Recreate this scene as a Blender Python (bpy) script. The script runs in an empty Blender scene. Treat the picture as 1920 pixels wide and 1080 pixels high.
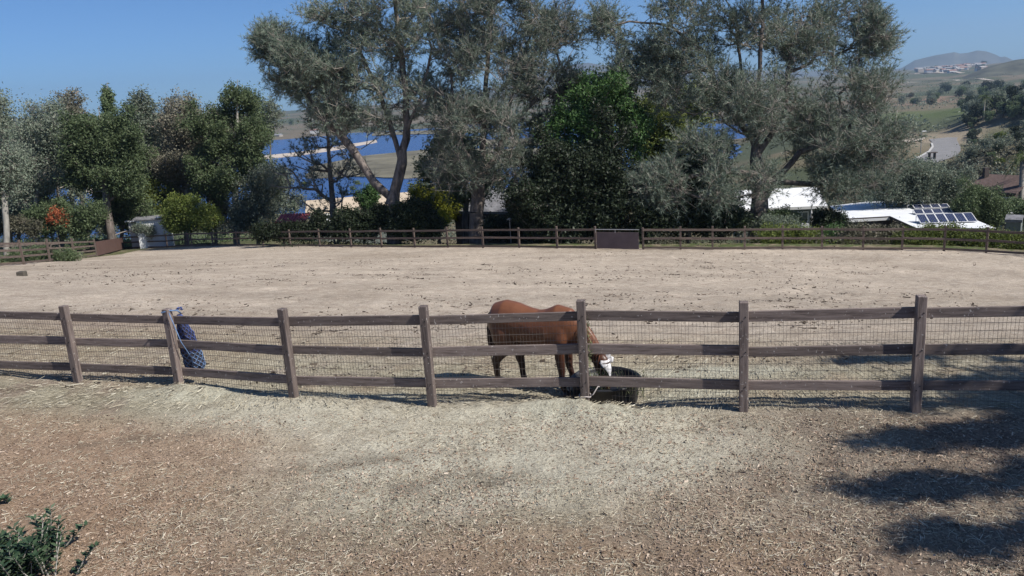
import bpy, bmesh, math, random
import numpy as np
from mathutils import Vector, Matrix, noise as mnoise
PI = math.pi
rng = np.random.default_rng(7)
random.seed(7)
S = bpy.context.scene
COL = S.collection

# ------------------------------------------------------------------ camera, sky, sun, exposure
FOC, HC = 1510.0, 4.65
PITCH, ROLL = math.radians(13.35), math.radians(-3.8)
cam_d = bpy.data.cameras.new('camera')
cam = bpy.data.objects.new('camera', cam_d); COL.objects.link(cam)
cam_d.sensor_width = 36.0
cam_d.lens = 36.0 * FOC / 1920.0
cam_d.clip_start = 0.1
cam_d.clip_end = 40000
CROT = Matrix.Rotation(PI/2 - PITCH, 3, 'X') @ Matrix.Rotation(ROLL, 3, 'Z')
cam.matrix_world = Matrix.Translation((0, 0, HC)) @ CROT.to_4x4()
S.camera = cam

SUN_EL = math.radians(46)
SUN_AZ = math.radians(119)            # clockwise from +Y
SUNV = Vector((math.sin(SUN_AZ)*math.cos(SUN_EL), math.cos(SUN_AZ)*math.cos(SUN_EL), math.sin(SUN_EL)))
w = bpy.data.worlds.new('World'); S.world = w; w.use_nodes = True
nt = w.node_tree
bg = nt.nodes['Background']
sky = nt.nodes.new('ShaderNodeTexSky'); sky.sky_type = 'NISHITA'
sky.sun_disc = False; sky.sun_elevation = SUN_EL; sky.sun_rotation = SUN_AZ
sky.altitude = 60; sky.air_density = 0.62; sky.dust_density = 0.4; sky.ozone_density = 6.0
tint_ = nt.nodes.new('ShaderNodeMix'); tint_.data_type = 'RGBA'; tint_.blend_type = 'MULTIPLY'; tint_.inputs[0].default_value = 1.0
nt.links.new(sky.outputs[0], tint_.inputs[6]); tint_.inputs[7].default_value = (.68, .88, 1.03, 1); nt.links.new(tint_.outputs[2], bg.inputs[0]); bg.inputs[1].default_value = 0.09
sl = bpy.data.lights.new('sun', 'SUN'); sl.energy = 5.0; sl.angle = math.radians(0.55); sl.color = (1.0, 0.95, 0.87)
so = bpy.data.objects.new('sun', sl); COL.objects.link(so)
so.rotation_euler = (-SUNV).to_track_quat('-Z', 'Y').to_euler()
so.location = SUNV*60
S.view_settings.view_transform = 'Standard'; S.view_settings.look = 'None'
S.view_settings.exposure = 0.33; S.view_settings.gamma = 1.0; S.view_settings.use_curve_mapping = False

# ------------------------------------------------------------------ helpers
def P(x, y, d):
    return Vector((0, 0, HC)) + CROT @ Vector(((x-960)/FOC*d, -(y-540)/FOC*d, -d))
def ray(x, y):
    return CROT @ Vector(((x-960)/FOC, -(y-540)/FOC, -1))
def PZ(x, y, z):
    v = ray(x, y); return Vector((0, 0, HC)) + v*((z-HC)/v.z)

def tag(o, label=None, cat=None, group=None, kind=None):
    if label: o['label'] = label
    if cat: o['category'] = cat
    if group: o['group'] = group
    if kind: o['kind'] = kind
    return o
def empty(name, loc, rz=0.0, label=None, cat=None, group=None):
    o = bpy.data.objects.new(name, None); COL.objects.link(o)
    o.location = loc; o.rotation_euler = (0, 0, rz); o.empty_display_size = .3
    return tag(o, label, cat, group)
def link(name, me, parent=None, loc=None, rot=None, mat=None):
    o = bpy.data.objects.new(name, me); COL.objects.link(o)
    if parent: o.parent = parent
    if loc is not None: o.location = loc
    if rot is not None: o.rotation_euler = rot
    if mat is not None and not me.materials: me.materials.append(mat)
    return o
def npmesh(name, V, F, mat=None, smooth=False, attrs=None):
    """V (n,3), F (m,k) uniform k"""
    V = np.asarray(V, np.float32); F = np.asarray(F, np.int32)
    me = bpy.data.meshes.new(name)
    me.vertices.add(len(V)); me.vertices.foreach_set('co', V.ravel())
    k = F.shape[1]; m = len(F)
    me.loops.add(m*k); me.loops.foreach_set('vertex_index', F.ravel())
    me.polygons.add(m); me.polygons.foreach_set('loop_start', np.arange(m, dtype=np.int32)*k)
    me.polygons.foreach_set('loop_total', np.full(m, k, np.int32))
    if smooth: me.polygons.foreach_set('use_smooth', np.ones(m, bool))
    me.update(calc_edges=True)
    if attrs:
        for an, (dom, typ, data) in attrs.items():
            a = me.attributes.new(an, typ, dom)
            a.data.foreach_set('color' if typ == 'FLOAT_COLOR' else 'value', np.asarray(data, np.float32).ravel())
    if mat: me.materials.append(mat)
    return me
class MB:
    def __init__(s): s.v = []; s.f = []
    def box(s, c, d, R=None):
        c = Vector(c); b = len(s.v)
        for sx in (-.5, .5):
            for sy in (-.5, .5):
                for sz in (-.5, .5):
                    q = Vector((sx*d[0], sy*d[1], sz*d[2]))
                    if R is not None: q = R @ q
                    s.v.append(c+q)
        for q in ((0,1,3,2),(4,6,7,5),(0,4,5,1),(2,3,7,6),(0,2,6,4),(1,5,7,3)): s.f.append([b+i for i in q])
        return s
    def bar(s, a, b_, wdt, h, up=(0,0,1)):
        a = Vector(a); b_ = Vector(b_); x = (b_-a); L = x.length; x.normalize()
        y = Vector(up).cross(x).normalized(); z = x.cross(y)
        R = Matrix((x, y, z)).transposed()
        return s.box((a+b_)/2, (L, wdt, h), R)
    def tube(s, pts, r, n=6, cap=True):
        pts = [Vector(p) for p in pts]; k = len(pts)
        rr = r if isinstance(r, (list, tuple)) else [r]*k
        b0 = len(s.v)
        ref = Vector((0, 0, 1))
        for i, p in enumerate(pts):
            t = (pts[min(i+1, k-1)]-pts[max(i-1, 0)]).normalized()
            a = t.cross(ref)
            if a.length < .1: a = t.cross(Vector((1, 0, 0)))
            a.normalize(); b = t.cross(a)
            for j in range(n):
                th = 2*PI*j/n
                s.v.append(p + (a*math.cos(th)+b*math.sin(th))*rr[i])
        for i in range(k-1):
            for j in range(n):
                s.f.append([b0+i*n+j, b0+i*n+(j+1) % n, b0+(i+1)*n+(j+1) % n, b0+(i+1)*n+j])
        if cap:
            s.f.append([b0+j for j in range(n)][::-1]); s.f.append([b0+(k-1)*n+j for j in range(n)])
        return s
    def prism(s, poly, off):
        """closed polygon extruded by vector off"""
        n = len(poly); b = len(s.v); off = Vector(off)
        for p in poly: s.v.append(Vector(p))
        for p in poly: s.v.append(Vector(p)+off)
        s.f.append([b+i for i in range(n)]); s.f.append([b+n+i for i in range(n)][::-1])
        for i in range(n): s.f.append([b+i, b+n+i, b+n+(i+1) % n, b+(i+1) % n])
        return s
    def mesh(s, name, mat, smooth=False, bevel=0):
        me = bpy.data.meshes.new(name); me.from_pydata([tuple(v) for v in s.v], [], s.f)
        bm = bmesh.new(); bm.from_mesh(me); bmesh.ops.recalc_face_normals(bm, faces=bm.faces)
        if bevel: bmesh.ops.bevel(bm, geom=bm.edges, offset=bevel, segments=1, affect='EDGES')
        bm.to_mesh(me); bm.free()
        if smooth:
            for p in me.polygons: p.use_smooth = True
        me.materials.append(mat); return me
    def build(s, name, mat, parent=None, smooth=False, bevel=0, world=False):
        o = link(name, s.mesh(name, mat, smooth, bevel), parent)
        if world and parent: o.matrix_parent_inverse = wm(parent).inverted()
        return o
def wm(o): return Matrix.Translation(o.location) @ o.rotation_euler.to_matrix().to_4x4()

# ------------------------------------------------------------------ materials
def newmat(name):
    m = bpy.data.materials.new(name); m.use_nodes = True
    return m, m.node_tree, m.node_tree.nodes['Principled BSDF']
def N(nt, t, **kw):
    n = nt.nodes.new(t)
    for k, v in kw.items(): setattr(n, k, v)
    return n
def ramp(nt, stops):
    r = N(nt, 'ShaderNodeValToRGB'); e = r.color_ramp.elements
    while len(e) < len(stops): e.new(.5)
    for i, (p, c) in enumerate(stops): e[i].position = p; e[i].color = (*c, 1) if len(c) == 3 else c
    return r
def mat_simple(name, c, rough=.7, var=.25, scale=3.0, bump=0.0, bscale=30.0, metal=0.0, stretch=(1, 1, 1), spec=.3):
    m, nt, b = newmat(name)
    tc = N(nt, 'ShaderNodeTexCoord'); mp = N(nt, 'ShaderNodeMapping'); mp.inputs['Scale'].default_value = stretch
    nt.links.new(tc.outputs['Object'], mp.inputs[0])
    no = N(nt, 'ShaderNodeTexNoise'); no.inputs['Scale'].default_value = scale; no.inputs['Detail'].default_value = 6; no.inputs['Roughness'].default_value = .65
    nt.links.new(mp.outputs[0], no.inputs[0])
    lo = [max(0, x*(1-var*1.3)) for x in c]; hi = [min(1, x*(1+var)) for x in c]
    r = ramp(nt, [(.3, lo), (.7, hi)]); nt.links.new(no.outputs[0], r.inputs[0])
    nt.links.new(r.outputs[0], b.inputs['Base Color'])
    b.inputs['Roughness'].default_value = rough; b.inputs['Metallic'].default_value = metal
    b.inputs['Specular IOR Level'].default_value = spec
    if bump:
        n2 = N(nt, 'ShaderNodeTexNoise'); n2.inputs['Scale'].default_value = bscale; n2.inputs['Detail'].default_value = 4
        nt.links.new(mp.outputs[0], n2.inputs[0])
        bp = N(nt, 'ShaderNodeBump'); bp.inputs['Strength'].default_value = bump; bp.inputs['Distance'].default_value = .02
        nt.links.new(n2.outputs[0], bp.inputs['Height']); nt.links.new(bp.outputs[0], b.inputs['Normal'])
    return m
def mat_leaf(name, c1, c2, c3=None, trans=.25, rough=.55):
    m, nt, b = newmat(name)
    a = N(nt, 'ShaderNodeAttribute', attribute_name='tint')
    st = [(0.0, c1), (.8, c2), (1.0, c3 or c2)]
    r = ramp(nt, st); nt.links.new(a.outputs['Fac'], r.inputs[0])
    oi = N(nt, 'ShaderNodeObjectInfo')
    hs = N(nt, 'ShaderNodeHueSaturation'); mr = N(nt, 'ShaderNodeMapRange')
    mr.inputs[3].default_value = .8; mr.inputs[4].default_value = 1.25
    nt.links.new(oi.outputs['Random'], mr.inputs[0]); nt.links.new(mr.outputs[0], hs.inputs['Value'])
    nt.links.new(r.outputs[0], hs.inputs['Color'])
    nt.links.new(hs.outputs[0], b.inputs['Base Color']); b.inputs['Roughness'].default_value = rough
    b.inputs['Specular IOR Level'].default_value = .25
    if trans:
        tr = N(nt, 'ShaderNodeBsdfTranslucent'); nt.links.new(hs.outputs[0], tr.inputs[0])
        mx = N(nt, 'ShaderNodeMixShader'); mx.inputs[0].default_value = trans
        nt.links.new(b.outputs[0], mx.inputs[1]); nt.links.new(tr.outputs[0], mx.inputs[2])
        nt.links.new(mx.outputs[0], nt.nodes['Material Output'].inputs[0])
    return m
def mat_wood(name, c, c2, rough=.8, flecks=0.0, axis=(1.2, 14, 14)):
    m, nt, b = newmat(name)
    tc = N(nt, 'ShaderNodeTexCoord'); mp = N(nt, 'ShaderNodeMapping'); mp.inputs['Scale'].default_value = axis
    nt.links.new(tc.outputs['Object'], mp.inputs[0])
    oi = N(nt, 'ShaderNodeObjectInfo'); ad = N(nt, 'ShaderNodeVectorMath', operation='ADD')
    ml = N(nt, 'ShaderNodeMath', operation='MULTIPLY'); ml.inputs[1].default_value = 37.0
    nt.links.new(oi.outputs['Random'], ml.inputs[0]); nt.links.new(mp.outputs[0], ad.inputs[0]); nt.links.new(ml.outputs[0], ad.inputs[1])
    no = N(nt, 'ShaderNodeTexNoise'); no.inputs['Scale'].default_value = 1.6; no.inputs['Detail'].default_value = 8; no.inputs['Roughness'].default_value = .7
    nt.links.new(ad.outputs[0], no.inputs[0])
    r = ramp(nt, [(.36, [q*.75 for q in c]), (.5, [(p+q)/2 for p, q in zip(c, c2)]), (.66, c2)]); nt.links.new(no.outputs[0], r.inputs[0])
    hs = N(nt, 'ShaderNodeHueSaturation'); mr = N(nt, 'ShaderNodeMapRange'); mr.inputs[3].default_value = .75; mr.inputs[4].default_value = 1.2
    nt.links.new(oi.outputs['Random'], mr.inputs[0]); nt.links.new(mr.outputs[0], hs.inputs['Value']); nt.links.new(r.outputs[0], hs.inputs['Color'])
    last = hs.outputs[0]
    if flecks:
        n3 = N(nt, 'ShaderNodeTexNoise'); n3.inputs['Scale'].default_value = 9; n3.inputs['Detail'].default_value = 3
        mp3 = N(nt, 'ShaderNodeMapping'); mp3.inputs['Scale'].default_value = (3, 3, 2.2); nt.links.new(tc.outputs['Object'], mp3.inputs[0])
        ad3 = N(nt, 'ShaderNodeVectorMath', operation='ADD'); nt.links.new(mp3.outputs[0], ad3.inputs[0]); nt.links.new(ml.outputs[0], ad3.inputs[1])
        nt.links.new(ad3.outputs[0], n3.inputs[0])
        r3 = ramp(nt, [(.655, (0, 0, 0)), (.70, (1, 1, 1))]); nt.links.new(n3.outputs[0], r3.inputs[0])
        mx = N(nt, 'ShaderNodeMix', data_type='RGBA'); nt.links.new(r3.outputs[0], mx.inputs[0])
        nt.links.new(last, mx.inputs[6]); mx.inputs[7].default_value = (.36, .33, .31, 1); last = mx.outputs[2]
    nt.links.new(last, b.inputs['Base Color']); b.inputs['Roughness'].default_value = rough
    bp = N(nt, 'ShaderNodeBump'); bp.inputs['Strength'].default_value = .5; bp.inputs['Distance'].default_value = .01
    nt.links.new(no.outputs[0], bp.inputs['Height']); nt.links.new(bp.outputs[0], b.inputs['Normal'])
    return m
M = {}
M['rail'] = mat_wood('painted_rail_wood', (.10, .075, .068), (.21, .168, .15), flecks=1)
M['farrail'] = mat_wood('weathered_rail_wood', (.085, .062, .052), (.18, .135, .112))
M['post'] = mat_wood('painted_post_wood', (.10, .075, .068), (.21, .168, .15), flecks=1, axis=(14, 14, 1.2))
M['bark'] = mat_simple('grey_brown_bark', (.16, .135, .12), .9, .6, 2.2, .9, 9, stretch=(1.5, 1.5, .35))
M['palebark'] = mat_simple('pale_grey_bark', (.30, .28, .25), .9, .35, 2.0, .5, 9, stretch=(1, 1, .4))
M['twig'] = mat_simple('dry_grey_twigs', (.30, .27, .24), .9, .35, .6)
M['torrey'] = mat_leaf('grey_green_pine_needles', (.105, .145, .110), (.225, .270, .210), (.36, .34, .29), .22)
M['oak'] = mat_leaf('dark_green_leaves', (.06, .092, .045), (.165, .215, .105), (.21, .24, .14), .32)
M['darkoak'] = mat_leaf('very_dark_shaded_leaves', (.012, .02, .01), (.035, .05, .025), (.10, .11, .08), .1)  # shade under the trees put into the leaf colour; dark valley trees share it
M['bright'] = mat_leaf('fresh_green_leaves', (0.039, 0.083, 0.028), (0.094, 0.176, 0.055), (0.143, 0.231, 0.077), .25)
M['euc'] = mat_leaf('grey_eucalyptus_leaves', (0.100, 0.138, 0.100), (0.213, 0.237, 0.181), (0.275, 0.250, 0.213), .3)
M['eucbrown'] = mat_leaf('brownish_eucalyptus_leaves', (0.100, 0.106, 0.075), (0.188, 0.175, 0.131), (0.275, 0.200, 0.163), .2)
M['yellow'] = mat_leaf('yellow_green_leaves', (.12, .15, .02), (.33, .34, .04), (.45, .42, .06), .35)
M['lime'] = mat_leaf('olive_lime_leaves', (0.069, 0.103, 0.023), (0.172, 0.207, 0.052), (0.253, 0.253, 0.069), .3)
M['orange'] = mat_leaf('orange_leaves', (.22, .06, .03), (.42, .13, .06), (.5, .2, .1), .3)
M['scrubleaf'] = mat_leaf('dry_scrub_leaves', (.07, .075, .045), (.15, .14, .10), (.2, .17, .13), .15)
M['white'] = mat_simple('white_paint', (.78, .79, .80), .6, .05, 1.5)
M['dark'] = mat_simple('dark_opening', (.02, .02, .022), .4, .2)
M['metal'] = mat_simple('galvanised_metal', (.45, .45, .46), .4, .1, metal=.6)

# ------------------------------------------------------------------ terrain height
NEARP = [(148,720),(337,725),(552,750),(811,762),(1098,760),(1394,770),(1716,772)]
FARP = [(232,467,86),(272,465,84),(314,463.5,81.5),(354,463,79),(400,462,76),(446,461.5,73),(494,461,70),(545,461.5,67),(600,462,64.3),
        (659,463,62),(716,463,60),(778,463,58.4),(840,464,57),(906,465,55.8),(974,466,54.6),(1045,467,53.2),(1117,468,52)]
FARP2 = [(1206,468,50.6),(1276,468,50),(1336,468,49.6),(1396,468,49.2),(1467,467,48.6),(1541,467,48),(1618,467,47.4),(1691,468,46.8),(1770,470,46),(1849,474,45),(1930,481,43.6),(2012,490,42)]
INNER = [(183,484,68),(141,486,60),(94,490,53.5),(45,494,48.5),(-8,499,44),(-66,505,40)]
OUTER = [(-60,484,61),(-12,480.5,66),(24,478,70),(60,476,74),(97,474,78),(134,472,82),(170,470.5,86),(205,469,90)]
def feats(x, y):
    s = np.maximum(0, y-12.0); t = np.log1p(s/10)*10
    return np.stack([s, t, s*s*.01, x*s*.02, x*t*.1, x*x*s*.0005, x*x*t*.001], -1)
_pts = []
for p in NEARP:
    q = PZ(p[0], p[1], 0); _pts.append((q.x, q.y, 0))
for p in FARP+FARP2: q = P(*p); _pts.append(tuple(q))
for p in INNER: q = P(*p); _pts.append(tuple(q))
_pts = np.array(_pts)
_sel = _pts[:, 1] > 16
# anchor mid-field on the straight line between near and far
mid = []
for q in _pts[_sel]:
    for k in (.25, .5, .75):
        mid.append((q[0]*k, 12+(q[1]-12)*k, q[2]*k))
_A = np.vstack([_pts[_sel], mid]); _W = np.array([3.]*int(_sel.sum())+[.4]*len(mid))
_F = feats(_A[:, 0], _A[:, 1]); _c = np.linalg.lstsq(_F*_W[:, None], _A[:, 2]*_W, rcond=None)[0]
print('ground fit resid', np.abs(feats(_pts[_sel][:, 0], _pts[_sel][:, 1])@_c-_pts[_sel][:, 2]).max())
TH = np.radians([-180, -60, -33, -17, 0, 14, 22, 28, 32, 45, 70, 180])
RR = np.array([5, 40, 60, 80, 100, 130, 180, 250, 350, 430, 700, 1000, 1500, 2200, 3200, 4500, 9000], float)
TZ = np.array([
 [0, 3, 5, 7, 9, 10, 12, 14, 15, 16, 18, 18, 18, 18, 18, 18, 18],
 [0, -3, -5, -7, -9, -13, -20, -28, -36, -40, -40, -20, 0, 5, 10, 10, 10],
 [0, -5, -6.4, -7.6, -8.4, -10.2, -24, -36, -44, -48, -48, -30, 0, 5, 8, 8, 8],
 [0, -5, -6.6, -8.6, -10.0, -15, -26, -36, -44, -48, -49, -49, -49, -30, -8, 5, 8],
 [0, -5, -7.3, -10, -14, -18, -26, -36, -44, -48, -49, -49, -47, -28, -6, 5, 8],
 [0, -5, -8, -11, -14, -18, -25, -33, -41, -46, -48, -48, -44, -35, -12, 4, 8],
 [0, -5.5, -10, -13, -15, -18, -22, -26, -31, -33, -34, -34, -36, -31, -17, 0, 6],
 [0, -5.8, -10.8, -14, -16, -18, -21, -25, -29.5, -31, -31, -32, -36, -30, -16, 0, 6],
 [0, -6, -11, -14.5, -17, -18.5, -19, -17, -14, -12, -25, -30, -34, -26, -8, 10, 12],
 [0, -6, -11, -14, -15, -15, -12, -8, 0, 5, 5, 0, 0, 8, 15, 20, 20],
 [0, -2, -3, -4, -4, -3, 0, 4, 8, 12, 15, 15, 15, 15, 15, 15, 15],
 [0, 3, 5, 7, 9, 10, 12, 14, 15, 16, 18, 18, 18, 18, 18, 18, 18]], float)
_fp = np.array([list(P(*p)) for p in FARP+FARP2]); _fth = np.arctan2(_fp[:, 0], _fp[:, 1]); _fr = np.hypot(_fp[:, 0], _fp[:, 1])
def sstep(t): t = np.clip(t, 0, 1); return t*t*(3-2*t)
ZR = -30.5; RC = PZ(1762, 279, ZR)
def blob(x, y, c, rx, ry, ang=0):
    dx = x-c[0]; dy = y-c[1]; ca, sa = math.cos(ang), math.sin(ang)
    u = (dx*ca+dy*sa)/rx; v = (-dx*sa+dy*ca)/ry
    return np.exp(-(u*u+v*v))
def terr(x, y):
    x = np.asarray(x, float); y = np.asarray(y, float)
    r = np.hypot(x, y); th = np.arctan2(x, y)
    g = feats(x, y)@_c
    rf = np.interp(th, _fth, _fr)
    lr = np.log(np.clip(r, 5, 9000)); LR = np.log(RR)
    ti = np.clip(np.searchsorted(TH, th)-1, 0, len(TH)-2); tf = (th-TH[ti])/(TH[ti+1]-TH[ti]); tf = sstep(tf)*.5+np.clip(tf, 0, 1)*.5
    ri = np.clip(np.searchsorted(LR, lr)-1, 0, len(RR)-2); rfq = np.clip((lr-LR[ri])/(LR[ri+1]-LR[ri]), 0, 1)
    T = (TZ[ti, ri]*(1-rfq)+TZ[ti, ri+1]*rfq)*(1-tf)+(TZ[ti+1, ri]*(1-rfq)+TZ[ti+1, ri+1]*rfq)*tf
    wgt = sstep((r-rf-1.5)/14)
    side = sstep((np.abs(th)-math.radians(38))/math.radians(15)); wgt = np.maximum(wgt, side*sstep((r-12)/20))
    z = g*(1-wgt)+T*wgt
    w2 = sstep(blob(x, y, RC, 75, 75)*1.9)
    return z*(1-w2)+ZR*w2
def tz(x, y): return float(terr(x, y))
def hit(px, py, tmax=9000):
    v = ray(px, py); t = 5.0; C = Vector((0, 0, HC))
    while t < tmax:
        w_ = C+v*t
        if w_.z < tz(w_.x, w_.y): return w_, t
        t *= 1.01
    return C+v*tmax, tmax
def on(px, d, py=460):
    q = P(px, py, d); q.z = tz(q.x, q.y); return q

# ------------------------------------------------------------------ ground sheet
def fbm(x, y, sc, seed=0, oct=4):
    """cheap vectorised value noise"""
    out = np.zeros_like(x); amp = 1.0; tot = 0
    for o in range(oct):
        xs = x*sc+seed*13.7+o*5.1; ys = y*sc+seed*7.3+o*9.7
        xi = np.floor(xs).astype(np.int64); yi = np.floor(ys).astype(np.int64); fx = xs-xi; fy = ys-yi
        fx = fx*fx*(3-2*fx); fy = fy*fy*(3-2*fy)
        def h(a, b):
            n = (a*374761393+b*668265263+seed*1274126177) & 0xffffffff
            n = ((n ^ (n >> 13))*1274126177) & 0xffffffff
            return ((n ^ (n >> 16)) & 0xffff)/65535.0
        out += amp*((h(xi, yi)*(1-fx)+h(xi+1, yi)*fx)*(1-fy)+(h(xi, yi+1)*(1-fx)+h(xi+1, yi+1)*fx)*fy)
        tot += amp; amp *= .5; sc *= 2.03
    return out/tot
def blob(x, y, c, rx, ry, ang=0):
    dx = x-c[0]; dy = y-c[1]; ca, sa = math.cos(ang), math.sin(ang)
    u = (dx*ca+dy*sa)/rx; v = (-dx*sa+dy*ca)/ry
    return np.exp(-(u*u+v*v))
MOUNDS = [(PZ(1080, 772, 0), .75, .28, .17), (PZ(1160, 790, 0), .8, .22, .07), (Vector((1.4, 12.05, 0)), .85, .55, -.22), (PZ(350, 735, 0), .7, .3, .12), (PZ(600, 755, 0), 1.2, .3, .05), (PZ(1240, 642, -.3), .5, .35, .12),
          (PZ(960, 768, 0), 1.2, .25, .05), (PZ(760, 650, -.3), 1.5, .5, .10)]
def relief(x, y):
    r = np.hypot(x, y)
    z = (fbm(x, y, .8, 3, 3)-.5)*.10*np.clip((r-7)/10, .35, 1) + (fbm(x, y, 3.1, 5, 3)-.5)*.075
    z = z*(1-sstep((r-80)/200)) + (fbm(x, y, .012, 8, 4)-.5)*12*sstep((r-130)/500)
    z = z*(1-sstep(blob(x, y, RC, 75, 75)*1.9))
    for c, rx, ry, h in MOUNDS: z = z+h*blob(x, y, c, rx, ry, -.15)*(.7+.6*fbm(x, y, 4, 2, 2))
    return z
th = np.concatenate([np.radians(np.linspace(-180, -38, 30))[:-1], np.radians(np.linspace(-38, 38, 380)), np.radians(np.linspace(38, 180, 30))[1:]])
rr_ = np.concatenate([[1.0, 3.0], np.geomspace(5.5, 100, 250), np.geomspace(100, 9000, 120)[1:]])
TT, RG = np.meshgrid(th, rr_)
GX = RG*np.sin(TT); GY = RG*np.cos(TT)
GZ = terr(GX, GY)+relief(GX, GY)
nr, ncol = GX.shape
V = np.stack([GX, GY, GZ], -1).reshape(-1, 3)
idx = np.arange(nr*ncol).reshape(nr, ncol)
F = np.stack([idx[:-1, :-1], idx[:-1, 1:], idx[1:, 1:], idx[1:, :-1]], -1).reshape(-1, 4)
def ground_colour(x, y):
    r = np.hypot(x, y); n1 = fbm(x, y, .45, 11, 4); n2 = fbm(x, y, 1.7, 12, 4); n3 = fbm(x, y, .12, 13, 3)
    n4 = fbm(x*.35, y*1.2, 1.3, 15, 4)
    arena = np.array([.445, .385, .318]); straw = np.array([.42, .385, .29]); pale = np.array([.56, .53, .43]); chip = np.array([.33, .235, .165]); brown = np.array([.27, .215, .172])
    def mix(a, b, t): return a*(1-t[..., None])+b*t[..., None]
    c = np.broadcast_to(arena, x.shape+(3,)).copy()
    c = c*(.76+.56*(n1*.6+n4*.4))[..., None]; c = mix(c, np.array([.30, .25, .195]), sstep((n3-.5)*5)*.45)
    arc = np.sin(np.hypot(x*.7, (y-32)*1.6)*1.15+n3*7); c = c*(1+.05*arc*sstep((y-18)/5))[..., None]
    fy = np.interp(x, [-20, -8.1, -3.7, 1, 5.5, 12], [17, 14.2, 12.6, 11.5, 10.5, 9.5])   # fence line
    dd = y-fy
    # yellow straw zone behind fence
    t = sstep((7.0-dd)/4.5)*sstep((dd+.3)/.5); c = mix(c, np.array([.36, .30, .21]), t*sstep((n1-.25)*3.2)*.75)
    t = sstep((3.4-dd)/1.6)*sstep((dd+.3)/.5)*sstep((x+7)/3); c = mix(c, straw, t*sstep((n2-.25)*4)*.95)
    c = mix(c, brown, sstep((n4-.56)*8)*sstep((5-dd)/3)*sstep((dd+.3)/.5)*.35)
    # foreground
    f = sstep((.4-dd)/.7)
    fg = mix(np.broadcast_to(straw*.82, c.shape).copy(), brown*1.15, sstep((n2*.5+n4*.5-.47)*7)*.8)
    fg = mix(fg, pale, sstep((dd+3.1+n1*1.8)/1.8)*sstep((x+7)/3)*sstep((5.5-x)/3.5)*.9)
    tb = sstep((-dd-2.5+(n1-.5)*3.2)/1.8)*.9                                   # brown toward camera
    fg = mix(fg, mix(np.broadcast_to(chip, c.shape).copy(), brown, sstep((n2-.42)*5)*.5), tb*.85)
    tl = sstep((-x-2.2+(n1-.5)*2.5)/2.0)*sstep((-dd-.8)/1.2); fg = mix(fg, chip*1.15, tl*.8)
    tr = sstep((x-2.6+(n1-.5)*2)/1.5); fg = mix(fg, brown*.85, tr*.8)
    pl = blob(x, y, PZ(900, 900, 0), 2.0, .9, .1); fg = mix(fg, pale*.92, np.clip(pl*1.3*sstep((n4-.3)*4), 0, .85))
    pl = blob(x, y, PZ(1560, 845, 0), .7, .28, .15); fg = mix(fg, pale*.9, np.clip(pl*1.5*sstep((n4-.3)*4), 0, .8))
    dk = blob(x, y, PZ(230, 600, -.2), 3.0, 1.0, 0); c = mix(c, brown*1.4, np.clip(dk*.6, 0, .6))
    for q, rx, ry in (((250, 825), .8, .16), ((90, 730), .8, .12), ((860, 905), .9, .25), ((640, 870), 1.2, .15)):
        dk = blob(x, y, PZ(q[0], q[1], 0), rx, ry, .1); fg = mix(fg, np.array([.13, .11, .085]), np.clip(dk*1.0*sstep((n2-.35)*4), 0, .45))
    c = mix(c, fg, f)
    # green tinted fresh hay at fence foot
    for q, rx, ry in (((1110, 778), .9, .25), ((370, 740), .9, .3), ((1330, 690), 1.4, .35), ((640, 742), 1.2, .12), ((1290, 735), .7, .2)):
        g = blob(x, y, PZ(q[0], q[1], 0), rx, ry, -.15); c = mix(c, np.array([.50, .49, .395]), np.clip(g*1.6, 0, .9))
    # beyond far fence
    rf = np.interp(np.arctan2(x, y), _fth, _fr); th_ = np.degrees(np.arctan2(x, y))
    rf = np.where(th_ < -24.2, np.interp(th_, [-40, -33, -28, -26, -24.2], [40, 56, 70, 78, 90]), rf)
    b = sstep((r-rf-.3)/.8)
    turf = mix(np.broadcast_to(np.array([.10, .125, .05]), c.shape).copy(), np.array([.24, .20, .14]), sstep((n2-.42)*4))
    c = mix(c, turf, b)
    scr = mix(np.broadcast_to(np.array([.16, .14, .09]), c.shape).copy(), np.array([.085, .10, .055]), sstep((fbm(x, y, .04, 21, 4)-.42)*5))
    c = mix(c, scr, sstep((r-75)/30))
    tan_ = np.array([.17, .145, .105]); n5 = fbm(x, y, .006, 22, 5)
    far = mix(np.broadcast_to(np.array([.085, .10, .06]), c.shape).copy(), tan_, sstep((n5-.4)*6))
    c = mix(c, far, sstep((r-380)/200))
    g = blob(x, y, hit(1740, 215)[0], 70, 110, 0); c = mix(c, np.array([.10, .13, .055]), np.clip(g*1.5, 0, .85))
    g = blob(x, y, hit(1725, 262)[0], 45, 40, 0); c = mix(c, np.array([.32, .27, .21]), np.clip(g*1.3*sstep((fbm(x, y, .05, 23, 3)-.3)*5), 0, .8))
    g = blob(x, y, hit(1705, 190)[0], 120, 120, 0); c = mix(c, np.array([.27, .18, .14]), np.clip(g*1.2*sstep((fbm(x, y, .03, 24, 3)-.4)*5), 0, .7))
    return np.clip(c, .01, .9)
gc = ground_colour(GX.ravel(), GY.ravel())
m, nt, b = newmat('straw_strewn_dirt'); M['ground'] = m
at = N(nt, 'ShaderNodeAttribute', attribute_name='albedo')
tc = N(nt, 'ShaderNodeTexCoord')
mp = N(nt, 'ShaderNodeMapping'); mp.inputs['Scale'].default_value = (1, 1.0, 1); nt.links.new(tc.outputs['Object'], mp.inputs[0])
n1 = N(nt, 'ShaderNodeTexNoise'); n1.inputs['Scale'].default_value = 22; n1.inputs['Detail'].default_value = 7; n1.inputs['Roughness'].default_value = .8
n2 = N(nt, 'ShaderNodeTexNoise'); n2.inputs['Scale'].default_value = 2.3; n2.inputs['Detail'].default_value = 6; n2.inputs['Roughness'].default_value = .7; n2.inputs['Distortion'].default_value = .6
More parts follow.
